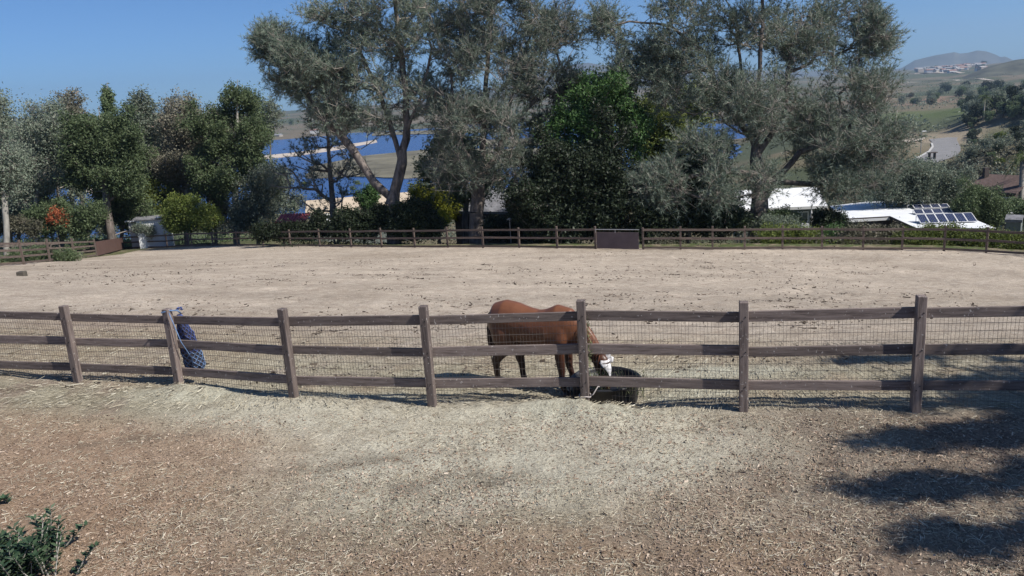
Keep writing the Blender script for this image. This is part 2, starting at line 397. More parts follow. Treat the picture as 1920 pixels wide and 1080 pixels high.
for n in (n1, n2): nt.links.new(mp.outputs[0], n.inputs[0])
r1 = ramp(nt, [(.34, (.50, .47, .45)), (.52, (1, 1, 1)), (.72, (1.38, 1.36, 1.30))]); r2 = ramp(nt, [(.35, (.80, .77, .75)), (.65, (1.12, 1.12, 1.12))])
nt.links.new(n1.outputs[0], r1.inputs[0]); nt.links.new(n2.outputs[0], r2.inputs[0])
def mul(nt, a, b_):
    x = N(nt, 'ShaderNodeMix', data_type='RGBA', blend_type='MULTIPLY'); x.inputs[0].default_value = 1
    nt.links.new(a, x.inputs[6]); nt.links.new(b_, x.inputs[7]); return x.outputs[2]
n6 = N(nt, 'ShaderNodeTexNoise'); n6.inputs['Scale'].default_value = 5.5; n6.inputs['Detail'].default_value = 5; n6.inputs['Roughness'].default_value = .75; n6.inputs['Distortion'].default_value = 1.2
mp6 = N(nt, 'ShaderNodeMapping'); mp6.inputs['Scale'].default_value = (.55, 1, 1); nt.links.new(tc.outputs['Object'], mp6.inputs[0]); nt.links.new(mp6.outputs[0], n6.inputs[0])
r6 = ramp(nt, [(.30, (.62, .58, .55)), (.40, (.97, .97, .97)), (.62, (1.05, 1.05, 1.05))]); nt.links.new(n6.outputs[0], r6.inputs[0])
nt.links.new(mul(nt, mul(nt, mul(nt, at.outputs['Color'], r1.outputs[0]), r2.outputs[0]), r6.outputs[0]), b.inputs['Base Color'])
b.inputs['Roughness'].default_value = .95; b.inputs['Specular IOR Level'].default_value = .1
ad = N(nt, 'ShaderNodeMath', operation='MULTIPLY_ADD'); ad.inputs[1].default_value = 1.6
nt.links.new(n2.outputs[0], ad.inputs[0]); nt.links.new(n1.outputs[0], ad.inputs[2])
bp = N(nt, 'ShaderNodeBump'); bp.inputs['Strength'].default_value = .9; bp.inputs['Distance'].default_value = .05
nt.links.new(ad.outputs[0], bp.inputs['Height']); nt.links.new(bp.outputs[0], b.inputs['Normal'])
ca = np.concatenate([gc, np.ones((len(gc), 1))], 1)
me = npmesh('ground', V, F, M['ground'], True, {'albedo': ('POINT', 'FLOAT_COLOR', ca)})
tag(link('ground', me), 'dirt and straw ground sloping away to the valley', kind='structure')
def gz(x, y): return float(terr(np.array([x]), np.array([y]))[0]+relief(np.array([x]), np.array([y]))[0])
def gzv(x, y): return terr(x, y)+relief(x, y)

# loose straw, chips and clods
def slivers(name, X, Y, L, W, mat, lift=.012, tilt=.25, seed=1, parent=None, label=None, spread=PI):
    r_ = np.random.default_rng(seed); n = len(X); a = r_.uniform(-spread, spread, n)
    Z = gzv(X, Y)+lift*r_.uniform(.2, 1.4, n); L = L*np.clip(r_.lognormal(-.25, .55, n), .25, 2.8); W = W*r_.uniform(.6, 1.4, n)
    dx = np.cos(a)*L/2; dy = np.sin(a)*L/2; px = -np.sin(a)*W/2; py = np.cos(a)*W/2; t = r_.normal(0, tilt, n)*L/2
    s2 = r_.normal(0, .5, n)*W
    q = np.stack([np.stack([X-dx-px, Y-dy-py, Z-t-s2], 1), np.stack([X+dx-px, Y+dy-py, Z+t-s2], 1), np.stack([X+dx+px, Y+dy+py, Z+t+s2], 1), np.stack([X-dx+px, Y-dy+py, Z-t+s2], 1)], 1).reshape(-1, 3)
    me = npmesh(name, q, np.arange(4*n).reshape(n, 4), mat, False, {'tint': ('FACE', 'FLOAT', r_.random(n))})
    o = link(name, me); tag(o, label, kind='stuff'); return o
M['straw'] = mat_leaf('loose_straw', (.27, .235, .17), (.43, .39, .30), (.55, .52, .43), 0, .8)
M['chips'] = mat_leaf('wood_chips', (.17, .12, .09), (.36, .27, .20), (.52, .44, .36), 0, .9)
M['clod'] = mat_leaf('dark_clods', (.05, .04, .03), (.13, .10, .08), (.2, .17, .13), 0, .9)
def scat(n, pxr, pyr, seed, keep=None):
    r_ = np.random.default_rng(seed); X = []; Y = []
    px = r_.uniform(*pxr, n); py = r_.uniform(*pyr, n)
    for a, b_ in zip(px, py):
        q = PZ(a, b_, 0); X.append(q.x); Y.append(q.y)
    X = np.array(X); Y = np.array(Y)
    if keep is not None: k = keep(X, Y, r_); X = X[k]; Y = Y[k]
    return X, Y
X, Y = scat(64000, (-60, 1980), (700, 1110), 3, lambda x, y, r_: r_.random(len(x)) < np.clip((fbm(x*.6, y*1.3, 1.2, 31, 3)-.30)*3, .10, .95))
slivers('loose_straw', X, Y, .062, .0030, M['straw'], seed=3, label='pale loose straw strewn over the near ground')
X, Y = scat(56000, (-60, 1980), (780, 1110), 4, lambda x, y, r_: r_.random(len(x)) < np.clip((fbm(x, y, .6, 11, 3)-.25)*3, .15, 1))
slivers('wood_chips', X, Y, .026, .008, M['chips'], seed=4, label='brown wood chips over the foreground dirt')
X, Y = scat(16000, (-60, 1980), (600, 770), 5)
slivers('hay_litter', X, Y, .10, .005, M['straw'], lift=.02, seed=5, label='trampled hay litter behind the near fence')
r_ = np.random.default_rng(9)
Y = r_.uniform(13, 50, 7000); X = r_.uniform(-.6, .6, 7000)*Y; k_ = fbm(X, Y, .35, 41, 3) > .5; X = X[k_]; Y = Y[k_]
cx_ = r_.uniform(-.5, .5, 90); cy_ = np.exp(r_.uniform(math.log(13), math.log(48), 90)); k2 = r_.integers(6, 34, 90)
X = np.concatenate([X]+[cx_[i]*cy_[i]+r_.normal(0, .22, k2[i]) for i in range(90)]); Y = np.concatenate([Y]+[cy_[i]+r_.normal(0, .25, k2[i]) for i in range(90)])
slivers('dirt_clods', X, Y, .085, .022, M['clod'], lift=.012, tilt=.15, seed=6, label='small dark clods and hoof marks in the paddock')

# lagoon water, banks
m, nt, b = newmat('lagoon_water'); M['water'] = m
b.inputs['Base Color'].default_value = (.01, .04, .17, 1); b.inputs['Roughness'].default_value = .22; b.inputs['IOR'].default_value = 1.33
tc = N(nt, 'ShaderNodeTexCoord'); no = N(nt, 'ShaderNodeTexNoise'); no.inputs['Scale'].default_value = .35; no.inputs['Detail'].default_value = 4
nt.links.new(tc.outputs['Object'], no.inputs[0]); bp = N(nt, 'ShaderNodeBump'); bp.inputs['Strength'].default_value = .6; bp.inputs['Distance'].default_value = .6
nt.links.new(no.outputs[0], bp.inputs['Height']); nt.links.new(bp.outputs[0], b.inputs['Normal'])
wz = -45.0
wx = np.linspace(-1100, 520, 12); wy = np.linspace(230, 2300, 12); WX, WY = np.meshgrid(wx, wy); i_ = np.arange(144).reshape(12, 12)
tag(link('water', npmesh('water', np.stack([WX, WY, np.full_like(WX, wz)], -1).reshape(-1, 3), np.stack([i_[:-1, :-1], i_[:-1, 1:], i_[1:, 1:], i_[1:, :-1]], -1).reshape(-1, 4), m)),
    'blue lagoon water below the trees', kind='structure')
M['sand'] = mat_simple('pale_sand', (.50, .43, .36), .95, .15, .05)
M['marsh'] = mat_simple('brown_green_marsh', (.16, .145, .10), .95, .4, .03)
M['asphalt'] = mat_simple('grey_road', (.21, .205, .205), .9, .12, .2)
M['concrete'] = mat_simple('pale_concrete', (.45, .44, .42), .9, .08, .5)
def bank(name, pts, mat, h=.25, label=''):
    poly = []
    n = len(pts)
    for i in range(n):
        a = PZ(*pts[i], wz+h); c = PZ(*pts[(i+1) % n], wz+h)
        for k in range(6):
            q = a.lerp(c, k/6); s = (c-a).length*.02
            poly.append(Vector((q.x+random.uniform(-s, s), q.y+random.uniform(-s, s)*2, wz+h)))
    o = MB().prism(poly, (0, 0, -h-.6)).build(name, mat); tag(o, label, kind='structure')
bank('sand_bar', [(480, 293), (560, 285), (640, 273), (705, 262), (706, 266), (640, 279), (560, 291), (480, 299)], M['sand'], .6, 'long pale sand bar crossing the lagoon')
bank('sand_bar', [(500, 240), (570, 236), (660, 228), (660, 231), (570, 240), (500, 244)], M['sand'], .9, 'thin far sand bar on the lagoon')
bank('mud_flat', [(580, 312), (680, 292), (820, 278), (1040, 279), (1045, 300), (900, 322), (760, 334), (650, 330), (575, 335)], M['marsh'], .5, 'brown marsh flat in the middle of the lagoon')
bank('mud_flat', [(900, 262), (1040, 258), (1050, 270), (905, 276)], M['marsh'], .7, 'narrow marsh strip near the far water')
bank('mud_flat', [(160, 352), (340, 330), (350, 338), (170, 362)], M['sand'], .5, 'low bank on the left of the lagoon')
bank('mud_flat', [(700, 247), (960, 240), (960, 246), (700, 254)], M['marsh'], .7, 'far marsh strip behind the pines')

# road and kerb on the right
def ribbon(name, L, R_, mat, lift, label):
    mb = MB(); n = len(L); prevs = []
    for (a, c) in zip(L, R_):
        if a[1] > 250: qa = PZ(a[0], a[1], ZR+lift); qc = PZ(c[0], c[1], ZR+lift)
        else: qa = hit(*a)[0]; qc = hit(*c)[0]
        row = []
        for k in range(5):
            q = qa.lerp(qc, k/4); q.z = (ZR if a[1] > 250 else gz(q.x, q.y))+lift; row.append(q)
        prevs.append(row)
    for i in range(n):
        for q in prevs[i]: mb.v.append(q)
    for i in range(n-1):
        for k in range(4): mb.f.append([i*5+k, i*5+k+1, (i+1)*5+k+1, (i+1)*5+k])
    o = mb.build(name, mat); tag(o, label, kind='structure'); return o
def dens(pts, k=5):
    out = []
    for i in range(len(pts)-1):
        for j in range(k): out.append((pts[i][0]+(pts[i+1][0]-pts[i][0])*j/k, pts[i][1]+(pts[i+1][1]-pts[i][1])*j/k))
    return out+[pts[-1]]
Lp = [(1712, 303), (1728, 293), (1744, 284), (1751, 275), (1749, 268), (1742, 261), (1790, 256)]
Rp = [(1752, 306), (1776, 298), (1795, 291), (1801, 283), (1801, 275), (1794, 262), (1796, 257)]
ribbon('road', dens(Lp), dens(Rp), M['asphalt'], .25, 'grey curving road in the valley')
Kp = [(x-4, y-1) for x, y in Lp[:5]]
ribbon('kerb', dens(Kp[:5]), dens(Lp[:5]), M['concrete'], .42, 'pale kerb along the curving road')
ribbon('road', dens([(1715, 139.0), (1760, 137.6), (1800, 137.0), (1818, 136)]), dens([(1715, 138.2), (1760, 136.9), (1800, 136.3), (1818, 135.4)]), M['sand'], 1.0, 'pale track below the far houses')
ribbon('road', dens([(1700, 153.5), (1760, 152), (1820, 150.5), (1880, 151)]), dens([(1700, 152.9), (1760, 151.4), (1820, 149.9), (1880, 150.4)]), M['sand'], .5, 'pale road crossing the far bare slope')
ribbon('path', dens([(1640, 274), (1690, 268), (1730, 262)]), dens([(1640, 268), (1690, 262), (1738, 257)]), M['sand'], .6, 'sandy track leading to the road')

# mountains
def ridge(name, prof, d, depth, mat, label, base=-60):
    """prof: list of (px, py) skyline at axis distance d"""
    xs = [p[0] for p in prof]; n = 90; K = 14; Vv = []
    for i in range(n+1):
        x = xs[0]+(xs[-1]-xs[0])*i/n; y = np.interp(x, xs, [p[1] for p in prof])
        top = P(x, y, d); rad = Vector((top.x, top.y, 0)).normalized()
        H_ = top.z-base
        for k in range(K+1):
            u = k/K*2-1
            q = Vector((top.x, top.y, 0))+rad*(u*depth)
            hgt = H_*max(0, 1-abs(u))**.8
            nz = (fbm(np.array([q.x]), np.array([q.y]), .0016, 5, 4)[0]-.5)*H_*.5*min(1, abs(u)*3)*(1-abs(u))
            Vv.append((q.x, q.y, base+hgt+nz))
    idx = np.arange((n+1)*(K+1)).reshape(n+1, K+1)
    F_ = np.stack([idx[:-1, :-1], idx[1:, :-1], idx[1:, 1:], idx[:-1, 1:]], -1).reshape(-1, 4)
    o = link(name, npmesh(name, Vv, F_, mat, True)); tag(o, label, kind='structure')
M['mount'] = mat_simple('chaparral_mountain', (.10, .10, .085), .95, .3, .002)
M['hill'] = mat_simple('chaparral_hill', (.085, .085, .06), .95, .5, .02)
ridge('mountain', [(1620, 140), (1690, 128), (1715, 113), (1752, 104), (1776, 100), (1790, 97.5), (1800, 100.5), (1815, 99), (1832, 94.5), (1848, 96), (1866, 102), (1876, 107), (1885, 106), (1900, 113), (1925, 124)], 7200, 900, M['mount'], 'blue twin peaked mountain on the right horizon')
ridge('mountain', [(880, 178), (950, 158), (1010, 140), (1060, 124), (1100, 117), (1128, 122), (1180, 128), (1260, 132), (1400, 131), (1500, 133), (1620, 130), (1690, 131), (1720, 134)], 7800, 900, M['mount'], 'low blue mountain ridge behind the big pines')
ridge('hill', [(1790, 152), (1820, 138), (1850, 126), (1885, 117), (1905, 112), (1960, 106), (2100, 96), (2300, 95)], 2100, 350, M['hill'], 'dark brushy hill at the right edge', base=-55)
ridge('hill', [(-300, 212), (-100, 218), (40, 222), (150, 226), (260, 214), (330, 212), (420, 214), (520, 224), (600, 222), (700, 212), (860, 205), (1000, 190), (1100, 186)], 2600, 500, M['hill'], 'low hillside beyond the lagoon on the left', base=-60)

# ------------------------------------------------------------------ fences
def rail_piece(parent, a, b, h, t, mat, name='rail', z0=None):
    a = Vector(a); b = Vector(b)
    me = MB().box((0, 0, 0), ((b-a).length, t, h)).mesh(name, mat, bevel=.006 if h > .13 else 0)
    o = link(name, me, parent)
    x = (b-a).normalized(); y = Vector((0, 0, 1)).cross(x).normalized(); z = x.cross(y)
    R = Matrix((x, y, z)).transposed().to_4x4()
    o.matrix_local = wm(parent).inverted() @ Matrix.Translation((a+b)/2) @ R
    return o
def post_piece(parent, p, h, t, mat, yaw, name='post', bury=.25, lean=0):
    mb = MB().box((0, 0, (h-bury)/2), (t, t, h+bury))
    o = link(name, mb.mesh(name, mat, bevel=.008 if t > .11 else 0), parent)
    o.location = wm(parent).inverted() @ Vector(p); o.rotation_euler = (lean, lean*.6, yaw)
    return o
npx = [(-75, 712), (148, 720), (337, 725), (552, 750), (811, 762), (1098, 760), (1394, 770), (1716, 772), (2070, 775)]
NF = [PZ(x, y, 0) for x, y in npx]
HTS = [1.52, 1.5, 1.44, 1.57, 1.64, 1.66, 1.64, 1.68, 1.66]
for q, (x, y) in zip(NF, npx):
    q.z = gz(q.x, q.y)
base = NF[5].copy(); base.z = 0
nf = empty('rail_fence', base, 0, 'brown three rail timber fence with wire mesh nearest the camera', 'fence')
zb = [PZ(x, y, 0).z for x, y in npx]
RH = [(.30, .83, 1.30), (.30, .80, 1.26), (.27, .77, 1.22), (.32, .84, 1.32), (.36, .87, 1.38), (.36, .885, 1.40), (.36, .88, 1.40), (.37, .89, 1.42), (.37, .89, 1.42)]
m, nt, b = newmat('rusty_wire'); M['wire'] = m; b.inputs['Base Color'].default_value = (.17, .14, .12, 1); b.inputs['Roughness'].default_value = .6; b.inputs['Metallic'].default_value = .3
RH_ = RH
for i, q in enumerate(NF):
    a = NF[max(i-1, 0)]; c = NF[min(i+1, len(NF)-1)]; yaw = math.atan2(c.y-a.y, c.x-a.x)
    po = post_piece(nf, (q.x, q.y, 0), HTS[i], .125, M['post'], yaw, bury=.4)
    bn = MB()
    for k in range(3):
        for s_ in (-1, 1): bn.tube([(s_*.022, -.060, RH_[i][k]+s_*.03), (s_*.022, -.070, RH_[i][k]+s_*.03)], .009, 6)
    bo = bn.build('bolt_head', M['dark'], po); bo['kind'] = 'stuff'
for i in range(len(NF)-1):
    a = NF[i]; c = NF[i+1]; d = Vector((c.x-a.x, c.y-a.y, 0)); nrm = Vector((-d.y, d.x, 0)).normalized()
    dn = d.normalized()
    for k in range(3):
        pa = Vector((a.x, a.y, RH[i][k]))+nrm*.085+dn*.004; pc = Vector((c.x, c.y, RH[i+1][k]))+nrm*.085-dn*.004
        jz = random.Random(i*7+k); pa.z += jz.uniform(-.012, .012); pc.z += jz.uniform(-.012, .012)
        r_o = rail_piece(nf, pa, pc, jz.uniform(.138, .158), .042, M['rail'])
    # wire mesh behind the rails
    mb = MB(); off = nrm*.115; L = d.length; nv = int(L/.052); rr2 = random.Random(i)
    def wp(u, h):
        hh = .02+(h)*((RH[i][2]*(1-u)+RH[i+1][2]*u)-.07)
        bow = .03*math.sin(u*PI)*math.sin(h*PI)
        q = Vector((a.x, a.y, 0)).lerp(Vector((c.x, c.y, 0)), u)+off+nrm*bow
        q.z = hh; return q
    def strip(pts, wd):
        for s_ in range(len(pts)-1):
            mb.bar(pts[s_], pts[s_+1], wd, wd, up=(.3, .9, .1))
    for j in range(13):
        h = (j/12)**1.05
        strip([wp(u/6, h)+Vector((0, 0, rr2.uniform(-.006, .006))) for u in range(7)], .0046)
    for j in range(nv):
        u = (j+.5)/nv; dx = rr2.uniform(-.004, .004)
        strip([wp(u+dx*(k % 2), k/4) for k in range(5)], .0030)
    mb.build('wire_mesh', M['wire'], nf, world=True)

def far_fence(posts, label, mat, hpost, rails, skip=(), group=None, bottom=True, t=.12, cat='fence'):
    Q = []
    for (x, y, d) in posts:
        q = P(x, y, d); q.z = gz(q.x, q.y); Q.append(q)
    e = empty('rail_fence', Q[len(Q)//2], 0, label, cat, group)
    for i, q in enumerate(Q):
        a = Q[max(i-1, 0)]; c = Q[min(i+1, len(Q)-1)]
        post_piece(e, q, hpost*random.uniform(.97, 1.05), t, mat, math.atan2(c.y-a.y, c.x-a.x), lean=random.uniform(-.02, .02))
    for i in range(len(Q)-1):
        if i in skip: continue
        for h in rails:
            a = Q[i].copy(); c = Q[i+1].copy(); n_ = Vector((a.y-c.y, c.x-a.x, 0)).normalized()*(-.08)
            rail_piece(e, a+n_+Vector((0, 0, h+random.uniform(-.02, .02))), c+n_+Vector((0, 0, h+random.uniform(-.02, .02))), .13, .04, mat)
    return e, Q
FE, FQ = far_fence(FARP+FARP2, 'long weathered rail fence closing the far side of the paddock', M['farrail'], 1.42, (.12, .70, 1.24), skip=(16,))
IE, IQ = far_fence(INNER, 'grey rail fence along the left side of the paddock up to the leaning gate', M['farrail'], 1.5, (.12, .50, .88, 1.26))
OE, OQ = far_fence(OUTER, 'reddish rail fence behind the left paddock fence', M['rail'], 1.3, (.35, .75, 1.18))
# gates
M['gate'] = mat_simple('brown_painted_board', (.13, .10, .105), .75, .12, 1.5)
M['gate2'] = mat_simple('reddish_brown_board', (.12, .07, .06), .75, .12, 1.5)
def gate(a, c, h, mat, label, frame):
    e = empty('board_gate', (a+c)/2, 0, label, 'gate')
    up = Vector((0, 0, 1)); d = (c-a).normalized()
    n_ = Vector((-d.y, d.x, 0))*-.09
    a = a+n_; c = c+n_
    mb = MB(); mb.prism([a+up*.04+d*.12, c+up*.04-d*.25, c+up*(h-.18)-d*.25, a+up*(h-.18)+d*.12], Vector((-d.y, d.x, 0))*.035); mb.build('board_panel', mat, e, world=True)
    if frame:
        for hh in (h, .35, ):
            MB().tube([a+up*hh+d*.08+n_*.4, c+up*hh-d*.2+n_*.4] if hh > 1 else [a+up*hh+d*.08-n_*.6, c+up*hh-d*.2-n_*.6], .028, 8).build('gate_bar', M['metal'], e, world=True)
        for s_ in (.08, 1.4):
            MB().tube([a+d*s_+up*(h-.22)+n_*.4, a+d*s_+up*h+n_*.4], .02, 6).build('gate_bar', M['metal'], e, world=True)
    return e
gate(FQ[16], FQ[17], 1.28, M['gate'], 'grey brown solid board gate in the far paddock fence', True)
ga = IQ[0]; gc_ = FQ[0]
gate(ga, gc_, 1.42, M['gate2'], 'reddish brown solid gate at the left corner of the paddock', False)

# ------------------------------------------------------------------ black rubber tub
m, nt, b = newmat('black_rubber'); M['rubber'] = m
tc = N(nt, 'ShaderNodeTexCoord'); no = N(nt, 'ShaderNodeTexNoise'); no.inputs['Scale'].default_value = 5; no.inputs['Detail'].default_value = 5; nt.links.new(tc.outputs['Object'], no.inputs[0])
r1 = ramp(nt, [(.4, (.010, .010, .012)), (.8, (.035, .035, .04))]); nt.links.new(no.outputs[0], r1.inputs[0]); nt.links.new(r1.outputs[0], b.inputs['Base Color']); b.inputs['Roughness'].default_value = .5
def lathe(prof, n=40):
    mb = MB()
    for r_2, z in prof:
        for j in range(n):
            t_ = 2*PI*j/n; mb.v.append(Vector((r_2*math.cos(t_), r_2*math.sin(t_), z)))
    for i in range(len(prof)-1):
        for j in range(n): mb.f.append([i*n+j, i*n+(j+1) % n, (i+1)*n+(j+1) % n, (i+1)*n+j])
    mb.f.append([j for j in range(n)][::-1])
    return mb
tq = Vector((1.38, 12.07, -.20))
TUB = empty('feed_tub', tq, .2, 'round black rubber feed tub under the horse\'s head', 'tub')
mb = lathe([(.47, 0), (.50, .1), (.535, .57), (.565, .58), (.57, .61), (.555, .63), (.53, .62), (.515, .56), (.50, .40)], 44)
mb.f.append([8*44+j for j in range(44)]); 
for v_ in mb.v: v_.z *= .68
mb.build('tub_body', M['rubber'], TUB, smooth=True)
for s_ in (-1, 1):
    pts = [Vector((s_*.55, .09*math.cos(PI*k/8)*1, .35-.07*math.sin(PI*k/8)))+Vector((s_*.03, 0, 0)) for k in range(9)]
    MB().tube(pts, .012, 6).build('handle', M['rubber'], TUB, smooth=True)
# green hay strands hanging through the wire in front of the tub
mb = MB(); rr2 = random.Random(4)
M['greenhay'] = mat_simple('green_hay', (.22, .24, .12), .9, .4, 20)
for i in range(170):
    x = rr2.uniform(1.05, 2.0) if i < 90 else rr2.gauss(1.15, .07); y0 = 11.53-(x-1)*.165+.14+rr2.uniform(-.02, .03); z = rr2.uniform(.02, .38) if i < 90 else rr2.uniform(.02, .35)
    L = rr2.uniform(.12, .34); a = rr2.uniform(-.5, .5)
    mb.tube([(x, y0, z), (x+a*L*.5, y0-.02, z+L*.6), (x+a*L, y0+rr2.uniform(-.04, .02), max(.02, z+L*rr2.uniform(.3, .9)))], .0035, 3, cap=False)
tag(mb.build('hay_wisps', M['greenhay']), 'green hay stalks poking through the wire in front of the tub', kind='stuff')
# cord tied round the post foot
cp = Vector((NF[5].x, NF[5].y, .16)); mb = MB()
pts = [cp+Vector((.085*math.cos(t_)*1.05, .085*math.sin(t_)*1.05, .012*math.sin(3*t_))) for t_ in np.linspace(-PI*.1, PI*1.9, 18)]
pts = [cp+Vector((.30, .06, .10)), cp+Vector((.20, .0, .13)), cp+Vector((.12, -.05, .03))]+[q for q in pts]
tag(mb.tube(pts, .010, 6).build('cord', mat_simple('pale_cord', (.42, .38, .36), .8, .15), smooth=True), 'pale cord looped round the foot of the fence post beside the tub', 'cord')
# weeds caught on the post right side
mb = MB()
for i in range(60):
    z = rr2.choice([1.25, 1.3, 1.2, .72, .78, .95])+rr2.uniform(-.08, .08); q = cp+Vector((.075, -.02, z-.16)); a = rr2.uniform(-1, 1); L = rr2.uniform(.04, .13)
    mb.tube([q, q+Vector((rr2.uniform(.0, .6)*L, -.3*L, a*L))], .004, 3, cap=False)
tag(mb.build('hay_wisps', M['greenhay']), 'wisps of hay caught on the side of the fence post', kind='stuff')

# ------------------------------------------------------------------ hay net on the third post
def hay_net():
    a = NF[2]; top = Vector((a.x+.16, a.y+.10, 1.30)); bot = Vector((a.x+.27, a.y+.20, .20))
    e = empty('hay_net', Vector((top.x, top.y, .3)), 0, 'blue hay net tied to the top rail beside a fence post', 'hay net')
    M['netblue'] = mat_simple('blue_net_cord', (.055, .08, .22), .6, .35, 12)
    M['netblue2'] = mat_simple('faded_blue_net_cord', (.12, .19, .33), .6, .35, 12)
    M['hayin'] = mat_simple('dark_hay_bundle', (.05, .045, .06), .95, .5, 20, .8, 60)
    K = 22; n = 20; prof = []
    for i in range(K+1):
        u = i/K; rad = .035+.145*math.sin(min(1, u*1.25)*PI*.5)**.8*(1-max(0, (u-.86)/.14)**2*.75)
        prof.append((top.lerp(bot, u), rad))
    mb = MB()
    for i, (c, rad) in enumerate(prof):
        for j in range(n):
            t_ = 2*PI*j/n; k = 1+.10*mnoise.noise(Vector((math.cos(t_)*2, math.sin(t_)*2, i*.35)))*2
            mb.v.append(c+Vector((math.cos(t_)*rad*k*.95, math.sin(t_)*rad*k*.6, 0)))
    for i in range(K):
        for j in range(n): mb.f.append([i*n+j, i*n+(j+1) % n, (i+1)*n+(j+1) % n, (i+1)*n+j])
    mb.f.append([j for j in range(n)]); mb.f.append([K*n+j for j in range(n)])
    mb.build('hay_bundle', M['hayin'], e, smooth=True, world=True)
    surf = mb.v; lo = MB(); hi = MB()
    for i in range(0, K):
        for j in range(n):
            tgt = lo if i > 13 else hi
            p0 = surf[i*n+j]; 
            if (i+j) % 2 == 0:
                for dj in (1, -1):
                    p1 = surf[min(i+1, K)*n+(j+dj) % n]
                    c0 = prof[i][0]; c1 = prof[min(i+1, K)][0]
                    tgt.bar(c0+(p0-c0)*1.06, c1+(p1-c1)*1.06, .012, .012, up=(.3, .8, .2))
    hi.build('net_cord', M['netblue'], e, world=True); lo.build('net_cord', M['netblue2'], e, world=True)
    MB().tube([top+Vector((-.22, -.20, .10)), top+Vector((-.10, -.12, .11)), top+Vector((.02, -.10, .10)), top+Vector((.03, 0, .02))], .014, 6).build('tie_rope', M['netblue2'], e, smooth=True, world=True)
    MB().tube([top+Vector((-.08, -.22, .10)), top+Vector((.04, -.20, -.45)), top+Vector((.16, -.14, -.78)), bot+Vector((-.02, -.12, -.06))], .009, 6).build('tie_rope', M['netblue2'], e, smooth=True, world=True)
    k = MB()
    for s_ in range(10):
        k.tube([top+Vector((.02+.05*math.cos(s_), -.02, .105+.022*math.sin(s_*2))), top+Vector((.02+.05*math.cos(s_+1.3), .03, .105+.022*math.sin(s_*2+1.3)))], .011, 5)
    k.build('knot', M['netblue'], e, world=True)
hay_net()

# ------------------------------------------------------------------ horse
def loft(mb, path, side=(0, 1, 0), n=16):
    """path: list of (x,y,z, halfwidth, halfheight)"""
    pts = [Vector(p[:3]) for p in path]; k = len(pts); b0 = len(mb.v); sd = Vector(side)
    for i, p in enumerate(pts):
        t_ = (pts[min(i+1, k-1)]-pts[max(i-1, 0)]).normalized()
        s_ = (sd-t_*sd.dot(t_)).normalized(); u_ = s_.cross(t_).normalized()
        for j in range(n):
            a = 2*PI*j/n; mb.v.append(p+s_*math.cos(a)*path[i][3]+u_*math.sin(a)*path[i][4])
    for i in range(k-1):
        for j in range(n): mb.f.append([b0+i*n+j, b0+i*n+(j+1) % n, b0+(i+1)*n+(j+1) % n, b0+(i+1)*n+j])
    mb.f.append([b0+j for j in range(n)][::-1]); mb.f.append([b0+(k-1)*n+j for j in range(n)])
def remesh(mb, name, mat, voxel, smooth_it, parent):
    me = mb.mesh(name+'_raw', mat, True)
    o = bpy.data.objects.new('tmp', me); COL.objects.link(o)
    md = o.modifiers.new('r', 'REMESH'); md.mode = 'VOXEL'; md.voxel_size = voxel; md.use_smooth_shade = True
    sm = o.modifiers.new('s', 'SMOOTH'); sm.factor = .5; sm.iterations = smooth_it
    dg = bpy.context.evaluated_depsgraph_get(); ev = o.evaluated_get(dg)
    me2 = bpy.data.meshes.new_from_object(ev); me2.name = name
    bpy.data.objects.remove(o); bpy.data.meshes.remove(me)
    if not me2.materials: me2.materials.append(mat)
    for p in me2.polygons: p.use_smooth = True
    return link(name, me2, parent)
m, nt, b = newmat('chestnut_coat'); M['coat'] = m
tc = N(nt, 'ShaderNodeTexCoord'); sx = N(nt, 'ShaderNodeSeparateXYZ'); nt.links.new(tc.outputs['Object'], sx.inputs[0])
r1 = ramp(nt, [(.10, (.026, .012, .008)), (.55, (.05, .019, .011)), (.80, (.085, .032, .016)), (1.0, (.165, .066, .033))])  # dark legs; belly darkened as well, underside shade put into the coat colour
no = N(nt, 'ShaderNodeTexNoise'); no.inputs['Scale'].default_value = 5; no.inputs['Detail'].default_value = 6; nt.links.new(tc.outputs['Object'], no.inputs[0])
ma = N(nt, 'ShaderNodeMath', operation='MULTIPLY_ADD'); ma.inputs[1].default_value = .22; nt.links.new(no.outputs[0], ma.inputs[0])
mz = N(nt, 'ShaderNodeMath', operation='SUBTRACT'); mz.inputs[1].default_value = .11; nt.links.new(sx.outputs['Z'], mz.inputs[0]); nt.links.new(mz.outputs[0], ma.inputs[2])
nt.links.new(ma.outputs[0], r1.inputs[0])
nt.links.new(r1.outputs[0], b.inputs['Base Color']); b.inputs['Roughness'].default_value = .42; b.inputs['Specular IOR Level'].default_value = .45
n2 = N(nt, 'ShaderNodeTexNoise'); n2.inputs['Scale'].default_value = 9; n2.inputs['Detail'].default_value = 5; nt.links.new(tc.outputs['Object'], n2.inputs[0])
bp = N(nt, 'ShaderNodeBump'); bp.inputs['Strength'].default_value = .35; bp.inputs['Distance'].default_value = .02; nt.links.new(n2.outputs[0], bp.inputs['Height']); nt.links.new(bp.outputs[0], b.inputs['Normal'])
M['hair'] = mat_simple('dark_horse_hair', (.045, .02, .013), .6, .4, 20, .5, 60)
M['chesthair'] = mat_simple('chestnut_mane_hair', (.15, .055, .03), .55, .35, 20, .5, 60)
hq = PZ(1009, 728, -.08); HYAW = math.radians(-30)
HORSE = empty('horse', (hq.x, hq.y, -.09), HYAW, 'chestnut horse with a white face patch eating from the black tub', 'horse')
mb = MB()
